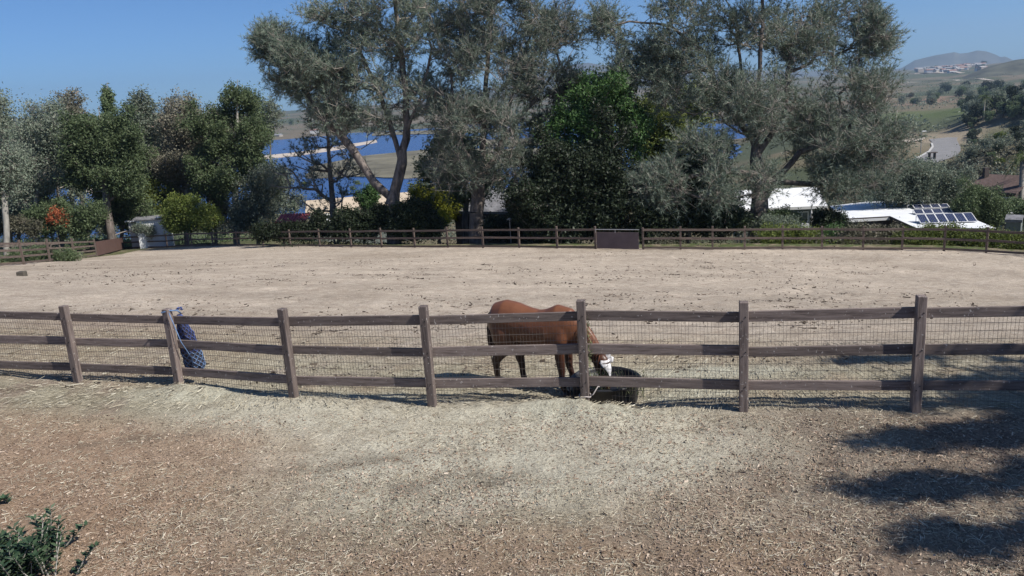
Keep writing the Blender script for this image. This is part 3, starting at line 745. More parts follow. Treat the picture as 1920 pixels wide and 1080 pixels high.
loft(mb, [(-.83, 0, 1.18, .05, .09), (-.80, 0, 1.15, .15, .20), (-.70, 0, 1.15, .23, .285), (-.52, 0, 1.17, .275, .325), (-.36, 0, 1.14, .27, .33), (-.15, 0, 1.09, .26, .315),
          (.08, 0, 1.05, .275, .315), (.30, 0, 1.06, .27, .34), (.48, 0, 1.11, .235, .375), (.60, 0, 1.10, .20, .34), (.72, 0, 1.05, .16, .26), (.80, 0, 1.02, .09, .14)], n=24)
loft(mb, [(-.55, 0, 1.16, .24, .26), (-.50, -0, 1.30, .17, .19)], n=16)                      # croup
loft(mb, [(.38, 0, 1.12, .16, .30), (.62, 0, 1.14, .145, .28), (.78, 0, 1.05, .115, .225), (.92, 0, .92, .095, .18), (1.03, 0, .78, .085, .15), (1.11, 0, .65, .08, .125), (1.14, 0, .58, .078, .11)], n=18)
HD = -.20
loft(mb, [(1.08, 0, .90+HD, .075, .08), (1.14, 0, .82+HD, .090, .13), (1.175, 0, .72+HD, .088, .14), (1.20, 0, .60+HD, .068, .108), (1.215, 0, .48+HD, .054, .08), (1.225, 0, .38+HD, .058, .074), (1.225, 0, .32+HD, .048, .055)], n=16)
for s_ in (-1, 1):
    loft(mb, [(1.13, s_*.055, .88+HD, .024, .03), (1.165, s_*.075, .95+HD, .032, .02), (1.19, s_*.085, 1.01+HD, .009, .009)], n=8)   # ears
    # front leg
    fx = .04 if s_ > 0 else 0
    loft(mb, [(.50, s_*.14, 1.12, .085, .17), (.50, s_*.165, .93, .085, .15), (.50, s_*.16, .78, .068, .095), (.51, s_*.15, .60, .064, .080), (.52, s_*.145, .47, .062, .070), (.525, s_*.145, .41, .056, .062),
              (.525+fx, s_*.145, .30, .044, .050), (.53+fx, s_*.145, .19, .044, .050), (.54+fx, s_*.145, .14, .052, .058), (.57+fx, s_*.145, .085, .037, .042), (.59+fx, s_*.145, .05, .052, .060), (.60+fx, s_*.145, .0, .060, .072)], n=12)
    sh = .30 if s_ > 0 else -.04
    loft(mb, [(-.56, s_*.15, 1.16, .11, .22), (-.52, s_*.17, .98, .115, .215), (-.50+sh*.15, s_*.165, .82, .11, .20), (-.50+sh*.4, s_*.15, .68, .088, .135), (-.60+sh*.75, s_*.14, .56, .066, .095), (-.66+sh*.9, s_*.135, .47, .062, .088),
              (-.655+sh, s_*.135, .36, .050, .062), (-.65+sh, s_*.135, .22, .045, .054), (-.64+sh, s_*.135, .15, .053, .060), (-.61+sh, s_*.135, .09, .038, .044), (-.59+sh, s_*.135, .05, .052, .060), (-.58+sh, s_*.135, .0, .058, .068)], n=12)
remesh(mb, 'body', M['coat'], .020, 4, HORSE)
# tail
mb = MB(); rr2 = random.Random(2)
for i in range(80):
    a = rr2.uniform(-.07, .07); b2 = rr2.uniform(-.03, .06); L = rr2.uniform(.30, .62)
    mb.tube([(-.77, a*.5, 1.30), (-.83, a*.9, 1.22), (-.845+b2*.4, a*1.2, 1.0), (-.82+b2*1.6, a*1.4, .8), (-.80+b2*2, a*1.2, .8-L*.6)], [.020, .022, .020, .016, .005], 5)
mb.build('tail', M['hair'], HORSE, smooth=True)
mb = MB()
for i in range(70):
    u = i/70; p0 = Vector((.60, 0, 1.43)).lerp(Vector((.90, 0, 1.17)), min(1, u*1.7)) if u < .59 else Vector((.90, 0, 1.17)).lerp(Vector((1.15, 0, .78)), (u-.59)/.41)
    s_ = -1 if rr2.random() < .75 else 1; L = rr2.uniform(.12, .26)
    mb.tube([p0, p0+Vector((.03, s_*.07, -.03)), p0+Vector((-.03+rr2.uniform(-.03, .05), s_*(.125+rr2.uniform(-.01, .01)), -L))], [.016, .014, .004], 5)
mb.build('mane', M['chesthair'], HORSE, smooth=True)
# hooves
for (x, y) in ((.605, -.145), (.645, .145), (-.62, -.135), (-.28, .135)):
    mb = MB(); loft(mb, [(x-.01, y, .075, .052, .055), (x, y, .02, .062, .070), (x, y, -.01, .062, .072)], n=14); mb.build('hoof', mat_simple('dark_hoof_horn', (.06, .05, .045), .5, .3) if 'hoof' not in M else M['hoof'], HORSE, smooth=True)
# eyes
for s_ in (-1, 1):
    bm = bmesh.new(); bmesh.ops.create_uvsphere(bm, u_segments=12, v_segments=8, radius=.022); me = bpy.data.meshes.new('eye'); bm.to_mesh(me); bm.free()
    link('eye', me, HORSE, (1.195, s_*.080, .53), mat=M['rubber'])
# white face patch (cloth over the forehead) and its ear flap, draped outside the head
M['cloth'] = mat_simple('white_face_cloth', (.70, .69, .70), .8, .08, 9)
def cloth_shell(name, ring, parent, mat):
    mb = MB(); n = len(ring[0]); 
    for r_2 in ring:
        for p in r_2: mb.v.append(Vector(p))
    for i in range(len(ring)-1):
        for j in range(n-1): mb.f.append([i*n+j, i*n+j+1, (i+1)*n+j+1, (i+1)*n+j])
    o = mb.build(name, mat, parent, smooth=True); sd = o.modifiers.new('thick', 'SOLIDIFY'); sd.thickness = .008; sd.offset = 0
    return o
ring = []
for i in range(8):
    u = i/7; z = .66-.36*u; cx = 1.13+.085*u; hw = (.100, .104, .106, .100, .090, .080, .072, .068)[i]; hd = (.135, .150, .158, .150, .132, .112, .098, .092)[i]
    span = (.9, 1.1, .95, .7, .5, .34, .26, .22)[i]
    ring.append([(cx+math.cos(a)*hd, -math.sin(a)*hw*1.02-.0, z-.02*math.cos(a)) for a in np.linspace(-span*.55, span*1.25, 12)])
cloth_shell('face_patch', ring, HORSE, M['cloth'])
ring = [[(1.21+.018*j+.02*i, .03+.02*j*((i+1) % 2), .70-.045*i+.012*j) for j in range(5)] for i in range(4)]
cloth_shell('ear_flap', ring, HORSE, M['cloth'])
for z, hw, hd, cx in ((.32, .070, .100, 1.212), (.60, .100, .145, 1.15)):
    pts = [(cx+math.cos(a)*hd, math.sin(a)*hw, z) for a in np.linspace(0, 2*PI, 20)]
    MB().tube(pts, .010, 6).build('halter_strap', M['cloth'] if z < .6 else M['hair'], HORSE, smooth=True)

# ------------------------------------------------------------------ trees
def tubes_np(P0, P1, R0, R1, n):
    P0 = np.asarray(P0); P1 = np.asarray(P1); m_ = len(P0)
    d = P1-P0; L = np.linalg.norm(d, axis=1, keepdims=True)+1e-9; d = d/L
    ref = np.where(np.abs(d[:, 2:3]) > .9, np.array([[1., 0, 0]]), np.array([[0, 0, 1.]]))
    a = np.cross(d, ref); a /= np.linalg.norm(a, axis=1, keepdims=True)+1e-9; b = np.cross(d, a)
    t = np.arange(n)*2*PI/n
    ring = a[:, None, :]*np.cos(t)[None, :, None]+b[:, None, :]*np.sin(t)[None, :, None]
    V0 = P0[:, None, :]+ring*np.asarray(R0)[:, None, None]; V1 = (P1+d*np.minimum(.04, L*.2))[:, None, :]+ring*np.asarray(R1)[:, None, None]
    V = np.concatenate([V0, V1], 1).reshape(-1, 3)
    j = np.arange(n); f = np.stack([j, (j+1) % n, n+(j+1) % n, n+j], 1)
    F = (np.arange(m_)[:, None, None]*2*n+f[None]).reshape(-1, 4)
    return V, F
def norm(v): return v/(np.linalg.norm(v, axis=-1, keepdims=True)+1e-9)

def ellipsoid_pts(n, c, r, rg, shell=.35, lump=0.0):
    d = norm(rg.normal(size=(n*2, 3)))
    u = (shell**3+(1-shell**3)*rg.random(n*2))**(1/3.)
    p = d*u[:, None]*np.array(r)
    if lump:
        k = np.array([mnoise.noise(Vector(q)*lump) for q in (p+np.array(c))])
        p = p[np.argsort(-k)[:n]] if lump else p
    return np.array(c)+p[:n]

def skeleton(trunks, clusters, rg, step=.9, up=.35, r_base=.5, r_tip=.02, droop=0.0, expo=.5):
    """trunks: list of polylines (world). clusters: (n,3). returns nodes, parent, radius, cluster node ids"""
    nodes = []; par = []
    for ti, tr in enumerate(trunks):
        tr = [np.array(p, float) for p in tr]
        if ti == 0: prev = -1
        else:
            dd = [np.linalg.norm(np.array(q)-tr[0]) for q in nodes]; prev = int(np.argmin(dd)); tr = tr[1:] if dd[prev] < .3 else tr
            tr = [nodes[prev]]+tr
        for i in range(len(tr)-(0 if ti == 0 else 1)):
            if ti == 0:
                if i == 0: nodes.append(tr[0]); par.append(-1); prev = 0; continue
                a, b = tr[i-1], tr[i]
            else: a, b = tr[i], tr[i+1]
            k = max(1, int(np.linalg.norm(b-a)/step))
            for s in range(1, k+1):
                q = a+(b-a)*s/k + (rg.normal(size=3)*.06*step if s < k else 0)
                nodes.append(q); par.append(prev); prev = len(nodes)-1
    nt_ = len(nodes)
    base = nodes[0]; minz = base[2]+1.2
    order = np.argsort(np.array([min(np.linalg.norm(np.array(nodes)-c, axis=1)) for c in clusters]))
    arr = np.zeros((len(clusters)*14+nt_+10, 3)); arr[:nt_] = nodes; cnt = nt_; ends = []
    dep = np.zeros(len(arr)); 
    for i in range(nt_): dep[i] = 0
    for ci in order:
        c = clusters[ci]; A = arr[:cnt]; dv = c-A; dist = np.linalg.norm(dv, axis=1)
        above = np.maximum(0, A[:, 2]-c[2]+dist*up*.5)
        cost = dist+above*1.6+np.where(A[:, 2] < minz, 5, 0)+dep[:cnt]*.12
        j = int(np.argmin(cost)); a = A[j].copy(); L = dist[j]
        k = max(1, min(12, int(round(L/step)))); prev = j
        perp = rg.normal(size=3)*.10*L; bend = np.array([0, 0, -droop*L])+perp
        for s in range(1, k+1):
            u = s/k; q = a+(c-a)*u+bend*math.sin(u*PI)+rg.normal(size=3)*.05*step*(s < k)
            arr[cnt] = q; par.append(prev); dep[cnt] = dep[prev]+step*.5; prev = cnt; cnt += 1
        ends.append(prev)
    nodes = arr[:cnt]; par = np.array(par)
    w_ = np.zeros(cnt)
    for e in ends: w_[e] += 1
    for i in range(cnt-1, 0, -1):
        if par[i] >= 0: w_[par[i]] += w_[i]
    # trunk lists can be out of order for weights (limbs added after) but parents always precede
    rad = r_tip+(r_base-r_tip)*(np.maximum(w_, .5)/max(1, w_[0]))**expo
    return nodes, par, rad, order, np.array(ends)

def needles(org, dirs, n, ln, wd, rg, spread=.9):
    m_ = len(org); O = np.repeat(org, n, 0); D = np.repeat(dirs, n, 0)
    d = norm(D*.75+rg.normal(size=(m_*n, 3))*spread*.5); L = ln*rg.uniform(.6, 1.15, (m_*n, 1))
    s = norm(np.cross(d, rg.normal(size=(m_*n, 3))))*wd*.5
    V = np.stack([O-s, O+s, O+d*L], 1).reshape(-1, 3)
    return V, np.arange(3*m_*n).reshape(-1, 3), np.repeat(rg.random(m_), n)*.75+rg.random(m_*n)*.25
def leaves(org, n, spread, size, rg, flat=.0):
    m_ = len(org); O = np.repeat(org, n, 0)+rg.normal(size=(m_*n, 3))*np.array(spread)
    a = norm(rg.normal(size=(m_*n, 3))); b = norm(np.cross(a, rg.normal(size=(m_*n, 3)))); s = size*rg.uniform(.55, 1.25, (m_*n, 1))
    V = np.stack([O-a*s*.6, O+b*s*.5, O+a*s*.6], 1).reshape(-1, 3)
    return V, np.arange(3*m_*n).reshape(-1, 3), np.repeat(rg.random(m_), n)*.6+rg.random(m_*n)*.4

def make_tree(name, base, trunks, clusters, leafmat, label, group=None, seed=1, r_base=.4, kind='leaf', twigs=6, twl=.7, nper=14, size=.18, spread=.35,
              bark='bark', bare=0.0, step=.9, up=.35, droop=0, twmat='twig', cat='tree', twig_r=.014, tufts=2, ndl=.40, ndw=.038, expo=.5, bare_fn=None):
    rg = np.random.default_rng(seed)
    base = np.array(base, float); trunks = [[np.array(p, float)-base for p in t] for t in trunks]; cl = np.asarray(clusters)-base
    nodes, par, rad, order, ends = skeleton(trunks, cl, rg, step, up, r_base, .014, droop, expo)
    e = empty(name, Vector(base), 0, label, cat, group)
    i = np.arange(1, len(nodes)); p = par[1:]
    i = i[p >= 0]; p = par[i]
    big = rad[i] > .07
    r0 = np.minimum(rad[p], rad[i]*1.35+.01)
    if nodes[0][2] < .5: pass
    V, F = tubes_np(nodes[p[big]], nodes[i[big]], r0[big], rad[i[big]], 8)
    # root flare
    link('trunk', npmesh('trunk', V, F, M[bark], True), e)
    if (~big).sum():
        V, F = tubes_np(nodes[p[~big]], nodes[i[~big]], r0[~big], rad[i[~big]], 4)
        Vs = [V]; Fs = [F]; off = len(V)
    else: Vs = []; Fs = []; off = 0
    C = nodes[ends]; D = norm(C-nodes[par[ends]])
    m_ = len(C)
    O = np.repeat(C, twigs, 0); DD = norm(np.repeat(D, twigs, 0)*.5+rg.normal(size=(m_*twigs, 3))*(.75 if kind != 'pine' else .62)+np.array([0, 0, .15 if kind != 'pine' else .38]))
    LL = twl*rg.uniform(.5, 1.2, (len(O), 1)); mid_ = O+DD*LL*.5+rg.normal(size=O.shape)*.06*twl; tip = O+DD*LL+rg.normal(size=O.shape)*.1*twl
    if kind == 'pinex': V, F = tubes_np(np.concatenate([O, mid_]), np.concatenate([mid_, tip]), np.full(len(O)*2, twig_r), np.full(len(O)*2, twig_r*.55), 3)
    else: V, F = tubes_np(O, tip, np.full(len(O), twig_r), np.full(len(O), twig_r*.5), 3)
    Vs.append(V); Fs.append(F+off)
    tw = link('branches', npmesh('branches', np.concatenate(Vs), np.concatenate(Fs), M[twmat], True), e)
    pb = bare if bare_fn is None else bare_fn(C+base)
    alive = np.repeat(rg.random(m_) > pb, twigs)
    if kind == 'pine':
        T = []; TD = []
        for u in np.linspace(.4, 1.0, tufts): T.append((O+(tip-O)*u+rg.normal(size=O.shape)*.05)[alive]); TD.append(DD[alive])
        V, F, t = needles(np.concatenate(T), np.concatenate(TD), nper, ndl, ndw, rg)
    else:
        pts = np.concatenate([mid_[alive], tip[alive]])
        V, F, t = leaves(pts, int(nper*1.6), spread, size*.9, rg)
    cr = link('crown', npmesh('crown', V, F, M[leafmat], False, {'tint': ('FACE', 'FLOAT', t)}), e)
    return e
def copy_tree(src, loc, rz=0, sc=1.0, label=None, szf=1.0):
    c = src.copy(); COL.objects.link(c); c.location = loc; c.rotation_euler = (0, 0, rz); c.scale = (sc, sc, sc*szf)
    if label: c['label'] = label
    for ch in src.children:
        d = ch.copy(); COL.objects.link(d); d.parent = c
    return c
def W3(px, py, d, dy=0.0):
    q = P(px, py, d); return np.array([q.x, q.y+dy, q.z])
def ell_px(n, px, py, rx, ry, d, rg, rz=None, shell=.35, lump=.0):
    s = d/FOC; rz = rx if rz is None else rz
    c = W3(px, py, d); p = ellipsoid_pts(n, (0, 0, 0), (rx*s, rz*s, ry*s), rg, shell, 0)
    if lump:
        k = np.array([mnoise.noise(Vector(q+c)*lump) for q in p]); p = p[k > -.04]
    return c+p
def basept(px, py, d):
    q = P(px, py, d); z = gz(q.x, q.y); return np.array([q.x, q.y, z-.1])

rg = np.random.default_rng(11)
# pine A: left big pine, trunk forks low, leans
dA = 66.0; bA = basept(738, 448, dA)
clA = np.vstack([ell_px(int(n*3.6), x, y, rx, ry, dA+dd, rg, rz, .45, .35) for n, x, y, rx, ry, dd, rz in [
    (85, 720, 30, 135, 95, 0, 120), (60, 640, 95, 105, 85, 0, 90), (52, 560, 110, 78, 60, 0, 60), (26, 515, 85, 34, 34, 1, 30), (45, 800, 60, 85, 100, 0, 80), (60, 700, 190, 110, 70, 2, 100),
    (28, 590, 200, 75, 50, 0, 60), (40, 690, -80, 130, 70, 0, 110), (22, 800, 190, 55, 60, -1, 60), (16, 560, 175, 55, 28, 1, 30), (10, 540, 60, 20, 15, 1, 20)]])
trA = [[bA, W3(735, 385, dA), W3(748, 330, dA), W3(762, 260, dA), W3(762, 180, dA), W3(745, 60, dA), W3(735, -60, dA)],
       [W3(738, 375, dA), W3(700, 340, dA+.5), W3(668, 290, dA+.5), W3(640, 255, dA+1), W3(590, 200, dA+1), W3(560, 150, dA+1)],
       [W3(756, 300, dA), W3(730, 225, dA+1), W3(700, 150, dA+2), W3(660, 70, dA+2)],
       [W3(762, 250, dA), W3(790, 180, dA-1), W3(810, 90, dA-1)]]
def bareA(C): return np.clip(.12+(-3.0-C[:, 2])*.05+ .15, .1, .6)
make_tree('pine_tree', bA, trA, clA, 'torrey', 'big grey green pine on the left whose thick trunk forks low over the beige roof', seed=21, r_base=.62, kind='pine', twigs=9, twl=1.35, nper=7, up=.3, tufts=4, expo=.68, bare_fn=lambda C: np.clip(.30-(C[:, 2]-bA[2]-4)*.022, .06, .5))
# leaning dead limb tree in front: (700,300)->(890,445)
# pine B: middle, dense grey twigs
dB = 64.0; bB = basept(893, 452, dB)
clB = np.vstack([ell_px(int(n*3.5), x, y, rx, ry, dB+dd, rg, rz, .4, .35) for n, x, y, rx, ry, dd, rz in [
    (80, 930, 40, 120, 85, 0, 110), (70, 900, 150, 100, 80, -1, 90), (50, 1010, 130, 75, 70, 0, 70), (60, 900, 250, 90, 65, -2, 90), (30, 1060, 150, 48, 45, 0, 40), (36, 960, -60, 115, 60, 0, 90),
    (30, 1010, 240, 60, 48, 0, 50), (24, 860, 330, 62, 36, -1, 60), (18, 960, 325, 60, 34, -1, 50), (20, 1050, 60, 40, 60, 0, 40), (12, 935, 375, 36, 26, -2, 30)]])
trB = [[bB, W3(893, 400, dB), W3(897, 350, dB), W3(905, 280, dB), W3(910, 200, dB), W3(915, 100, dB), W3(925, -30, dB)],
       [W3(897, 340, dB), W3(935, 290, dB), W3(950, 220, dB), W3(980, 130, dB+1), W3(1000, 40, dB+1)],
       [W3(896, 330, dB), W3(868, 280, dB-1), W3(850, 200, dB-1), W3(840, 100, dB-1)],
       [W3(940, 270, dB), W3(1000, 190, dB), W3(1050, 120, dB)]]
make_tree('pine_tree', bB, trB, clB, 'torrey', 'pale twiggy pine in the middle with a craggy trunk right of the yellow bush', seed=22, r_base=.55, kind='pine', twigs=9, twl=1.35, nper=7, up=.25, tufts=4, expo=.68, bare_fn=lambda C: np.clip(.48-(C[:, 2]-bB[2]-4)*.026, .10, .65))
# pine C: right, largest
dC = 61.0; bC = basept(1418, 462, dC)
clC = np.vstack([ell_px(int(n*3.6), x, y, rx, ry, dC+dd, rg, rz, .4, .35) for n, x, y, rx, ry, dd, rz in [
    (70, 1450, 20, 120, 75, 0, 110), (55, 1560, 70, 105, 75, 0, 80), (60, 1260, 70, 125, 60, 0, 70), (24, 1160, 40, 48, 45, 0, 40), (36, 1380, -50, 150, 60, 0, 110), (26, 1640, 60, 42, 60, 0, 40),
    (50, 1560, 180, 110, 60, -1, 90), (45, 1300, 170, 85, 50, 0, 70), (55, 1560, 270, 105, 55, -1, 90), (45, 1650, 240, 60, 80, -1, 60), (45, 1430, 200, 85, 60, -2, 80), (40, 1300, 300, 75, 45, -3, 50), (34, 1240, 355, 50, 32, -4, 30),
    (36, 1370, 350, 85, 38, -4, 50), (20, 1200, 125, 60, 30, 0, 40), (34, 1620, 330, 80, 36, -1, 50), (18, 1550, 352, 65, 22, -2, 40), (18, 1500, 120, 60, 50, 0, 50)]])
trC = [[bC, W3(1424, 400, dC), W3(1425, 360, dC), W3(1418, 300, dC), W3(1420, 230, dC), W3(1425, 130, dC), W3(1430, 20, dC), W3(1425, -60, dC)],
       [W3(1425, 385, dC), W3(1450, 340, dC), W3(1500, 285, dC-1), W3(1560, 260, dC-1), W3(1640, 255, dC-1)],
       [W3(1420, 300, dC), W3(1400, 220, dC+1), W3(1390, 130, dC+1), W3(1380, 30, dC+1)],
       [W3(1420, 270, dC), W3(1345, 180, dC), W3(1325, 100, dC), W3(1260, 50, dC), W3(1180, 40, dC)],
       [W3(1421, 290, dC), W3(1470, 210, dC), W3(1480, 110, dC), W3(1490, 20, dC)],
       [W3(1424, 330, dC), W3(1370, 320, dC-2), W3(1300, 330, dC-4)],
       [W3(1450, 340, dC), W3(1520, 345, dC-1), W3(1600, 335, dC-1)]]
make_tree('pine_tree', bC, trC, clC, 'torrey', 'largest pine on the right with wide drooping boughs in front of the white house', seed=23, r_base=.72, kind='pine', twigs=9, twl=1.35, nper=7, up=.15, tufts=4, expo=.66, droop=-.05, bare_fn=lambda C: np.clip(.42-(C[:, 2]-bC[2]-4)*.02+.012*(C[:, 0]-bC[0]), .05, .75))
# slim dark pine D
dD = 74.0; bD = basept(628, 440, dD)
clD = np.vstack([ell_px(n, x, y, rx, ry, dD, rg, 50, .3) for n, x, y, rx, ry in [(30, 600, 290, 85, 40), (26, 560, 340, 60, 34), (24, 640, 330, 70, 40), (22, 620, 210, 60, 50), (14, 610, 380, 70, 20)]])
make_tree('pine_tree', bD, [[bD, W3(622, 360, dD), W3(616, 280, dD), W3(610, 180, dD)]], clD, 'torrey', 'thin dark trunked pine standing over the left end of the beige roof', seed=24, r_base=.30, kind='pine', twigs=8, twl=.85, nper=11, up=0, tufts=2, bare=.35)

def blobtree(name, px, pyb, d, ells, leafmat, label, seed, trunkpx, n_tot=90, **kw):
    rg2 = np.random.default_rng(seed+500); b_ = basept(px, pyb, d)
    area = sum(e[2]*e[3] for e in ells)
    if px < 520 and 'tree' in name and seed > 41: ells = [(e[0], e[1]+6, e[2]*.82, e[3]*.92) for e in ells]
    cl = np.vstack([ell_px(max(8, int(n_tot*e[2]*e[3]/area*1.35)), e[0], e[1], e[2], e[3], d, rg2, min(e[2], e[3])*1.0, .4, kw.get('lump', 0)) for e in ells])
    kw.pop('lump', None)
    tr = [[b_]+[W3(x, y, d) for x, y in trunkpx[0]]]+[[W3(x, y, d) for x, y in t] for t in trunkpx[1:]]
    if n_tot > 100 and 'bush' not in name:
        s_ = d/FOC
        for k_ in range(int(n_tot*.14)):
            c_ = cl[rg2.integers(len(cl))]; o_ = norm(rg2.normal(size=3)*np.array([1, .6, 1])+np.array([0, 0, .5]))
            cl = np.vstack([cl, [c_+o_*L_ for L_ in (.9, 1.7)]])
    cl = cl[cl[:, 2] > b_[2]+.15]
    return make_tree(name, b_, tr, cl, leafmat, label, seed=seed, **kw)
# bright green tree + dark mass below, deep shade put into its leaf colour
blobtree('broadleaf_tree', 1135, 440, 62, [(1130, 190, 72, 45), (1095, 250, 55, 42), (1180, 235, 50, 50), (1075, 200, 38, 34), (1150, 280, 60, 30)], 'bright', 'bright fresh green tree between the middle and right pines', 31,
         [[(1132, 330), (1130, 240), (1130, 170)]], n_tot=150, r_base=.35, twigs=7, twl=.75, nper=13, size=.26, spread=.26, lump=.5)
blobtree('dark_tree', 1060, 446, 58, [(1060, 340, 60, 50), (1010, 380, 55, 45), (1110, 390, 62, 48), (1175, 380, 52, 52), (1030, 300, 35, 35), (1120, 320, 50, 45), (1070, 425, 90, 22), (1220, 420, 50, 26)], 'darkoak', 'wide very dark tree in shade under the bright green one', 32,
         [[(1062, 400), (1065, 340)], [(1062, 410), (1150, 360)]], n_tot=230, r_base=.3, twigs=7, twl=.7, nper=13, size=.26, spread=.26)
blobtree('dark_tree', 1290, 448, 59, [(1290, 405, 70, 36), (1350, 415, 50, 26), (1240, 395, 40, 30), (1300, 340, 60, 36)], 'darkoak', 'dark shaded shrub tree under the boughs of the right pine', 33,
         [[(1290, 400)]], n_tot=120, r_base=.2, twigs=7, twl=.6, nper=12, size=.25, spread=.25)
blobtree('yellowing_tree', 1255, 430, 80, [(1250, 215, 60, 50), (1300, 190, 35, 35), (1230, 270, 50, 40), (1280, 290, 60, 50)], 'lime', 'yellow green tree half hidden behind the right pine', 34,
         [[(1258, 330), (1250, 200)]], n_tot=110, r_base=.3, twigs=6, twl=.8, nper=11, size=.3, spread=.3)
blobtree('shade_tree', 870, 440, 72, [(850, 290, 55, 40), (880, 340, 50, 40), (820, 320, 30, 30)], 'oak', 'dark green tree behind the trunk of the middle pine', 35,
         [[(872, 360), (860, 290)]], n_tot=70, r_base=.25, twigs=6, twl=.8, nper=10, size=.3, spread=.3)
# left group
blobtree('oak_tree', 440, 434, 85, [(440, 222, 44, 46), (402, 262, 38, 40), (468, 262, 36, 46), (430, 315, 48, 40), (450, 178, 22, 22), (400, 330, 40, 40), (480, 320, 30, 50)], 'oak', 'tall dark green oak with a pale trunk at the left of the big pine', 41,
         [[(442, 380), (438, 330), (445, 230), (445, 150)], [(440, 360), (412, 300), (400, 240)]], n_tot=230, r_base=.36, bark='palebark', twigs=7, twl=.8, nper=12, size=.27, spread=.30, lump=.5)
blobtree('evergreen_tree', 205, 430, 82, [(160, 262, 40, 40), (225, 275, 40, 42), (172, 218, 28, 16), (200, 330, 62, 42), (155, 320, 34, 36), (252, 330, 36, 40), (215, 240, 30, 18)], 'oak', 'broad dark green evergreen left of centre of the left grove', 42,
         [[(200, 380), (195, 300), (185, 200)], [(198, 350), (235, 260)]], n_tot=260, r_base=.4, twigs=7, twl=.9, nper=12, size=.30, spread=.32, lump=.45)
blobtree('conifer_tree', 203, 430, 96, [(202, 172, 5, 12), (202, 195, 9, 14), (203, 222, 15, 18), (203, 260, 22, 28)], 'oak', 'narrow pointed conifer sticking up out of the left grove', 43,
         [[(203, 300), (201, 155)]], n_tot=80, r_base=.22, twigs=6, twl=.5, nper=12, size=.28, spread=.18)
blobtree('eucalyptus_tree', 62, 440, 86, [(60, 270, 45, 50), (100, 240, 40, 40), (40, 340, 40, 40), (85, 320, 45, 40), (60, 215, 18, 20), (95, 205, 10, 14)], 'euc', 'thin grey eucalyptus with a white trunk near the left edge', 44,
         [[(66, 390), (75, 340), (62, 270), (60, 200)], [(70, 365), (55, 340), (40, 300)], [(70, 360), (92, 300), (98, 220)]], n_tot=120, r_base=.24, bark='palebark', twigs=7, twl=1.0, nper=8, size=.26, spread=.4, bare=.15)
blobtree('eucalyptus_tree', 4, 445, 72, [(0, 240, 22, 45), (-20, 330, 60, 60), (10, 300, 35, 40), (-10, 190, 18, 22)], 'euc', 'grey eucalyptus cut off by the left edge of the picture', 45,
         [[(10, 400), (2, 300), (-5, 190)]], n_tot=110, r_base=.26, bark='palebark', twigs=7, twl=1.0, nper=8, size=.25, spread=.38, bare=.2)
blobtree('eucalyptus_tree', 268, 430, 92, [(265, 200, 26, 22), (270, 240, 26, 34), (290, 310, 36, 50), (260, 290, 30, 40)], 'euc', 'dark topped eucalyptus right of the pointed conifer', 46,
         [[(270, 350), (266, 280), (264, 190)]], n_tot=110, r_base=.26, twigs=7, twl=.9, nper=9, size=.3, spread=.35)
blobtree('eucalyptus_tree', 345, 430, 90, [(345, 200, 28, 22), (350, 240, 36, 36), (330, 300, 46, 50), (370, 320, 34, 40), (320, 230, 22, 22)], 'eucbrown', 'brownish eucalyptus with forked pale trunks in the left grove', 47,
         [[(352, 390), (350, 330), (340, 260), (346, 190)], [(351, 360), (375, 300), (372, 250)]], n_tot=150, r_base=.3, bark='palebark', twigs=7, twl=1.0, nper=8, size=.28, spread=.36, bare=.15)
blobtree('eucalyptus_tree', 130, 432, 100, [(132, 190, 22, 22), (140, 230, 32, 34), (110, 290, 40, 50)], 'eucbrown', 'round topped eucalyptus behind the broad evergreen', 48,
         [[(132, 300), (132, 190)]], n_tot=90, r_base=.28, twigs=6, twl=.9, nper=9, size=.32, spread=.35)
blobtree('eucalyptus_tree', 515, 430, 108, [(500, 210, 30, 30), (512, 330, 32, 46), (500, 375, 34, 22), (540, 375, 30, 18)], 'euc', 'soft grey green tree between the oak and the beige roofed house', 49,
         [[(510, 380), (506, 250)]], n_tot=90, r_base=.2, twigs=6, twl=.9, nper=10, size=.3, spread=.35)
blobtree('evergreen_tree', 290, 425, 88, [(235, 370, 50, 34), (290, 370, 36, 34), (230, 400, 36, 26)], 'lime', 'mid green bushy tree behind the white shed', 50,
         [[(285, 390)]], n_tot=90, r_base=.18, twigs=6, twl=.7, nper=11, size=.28, spread=.3)
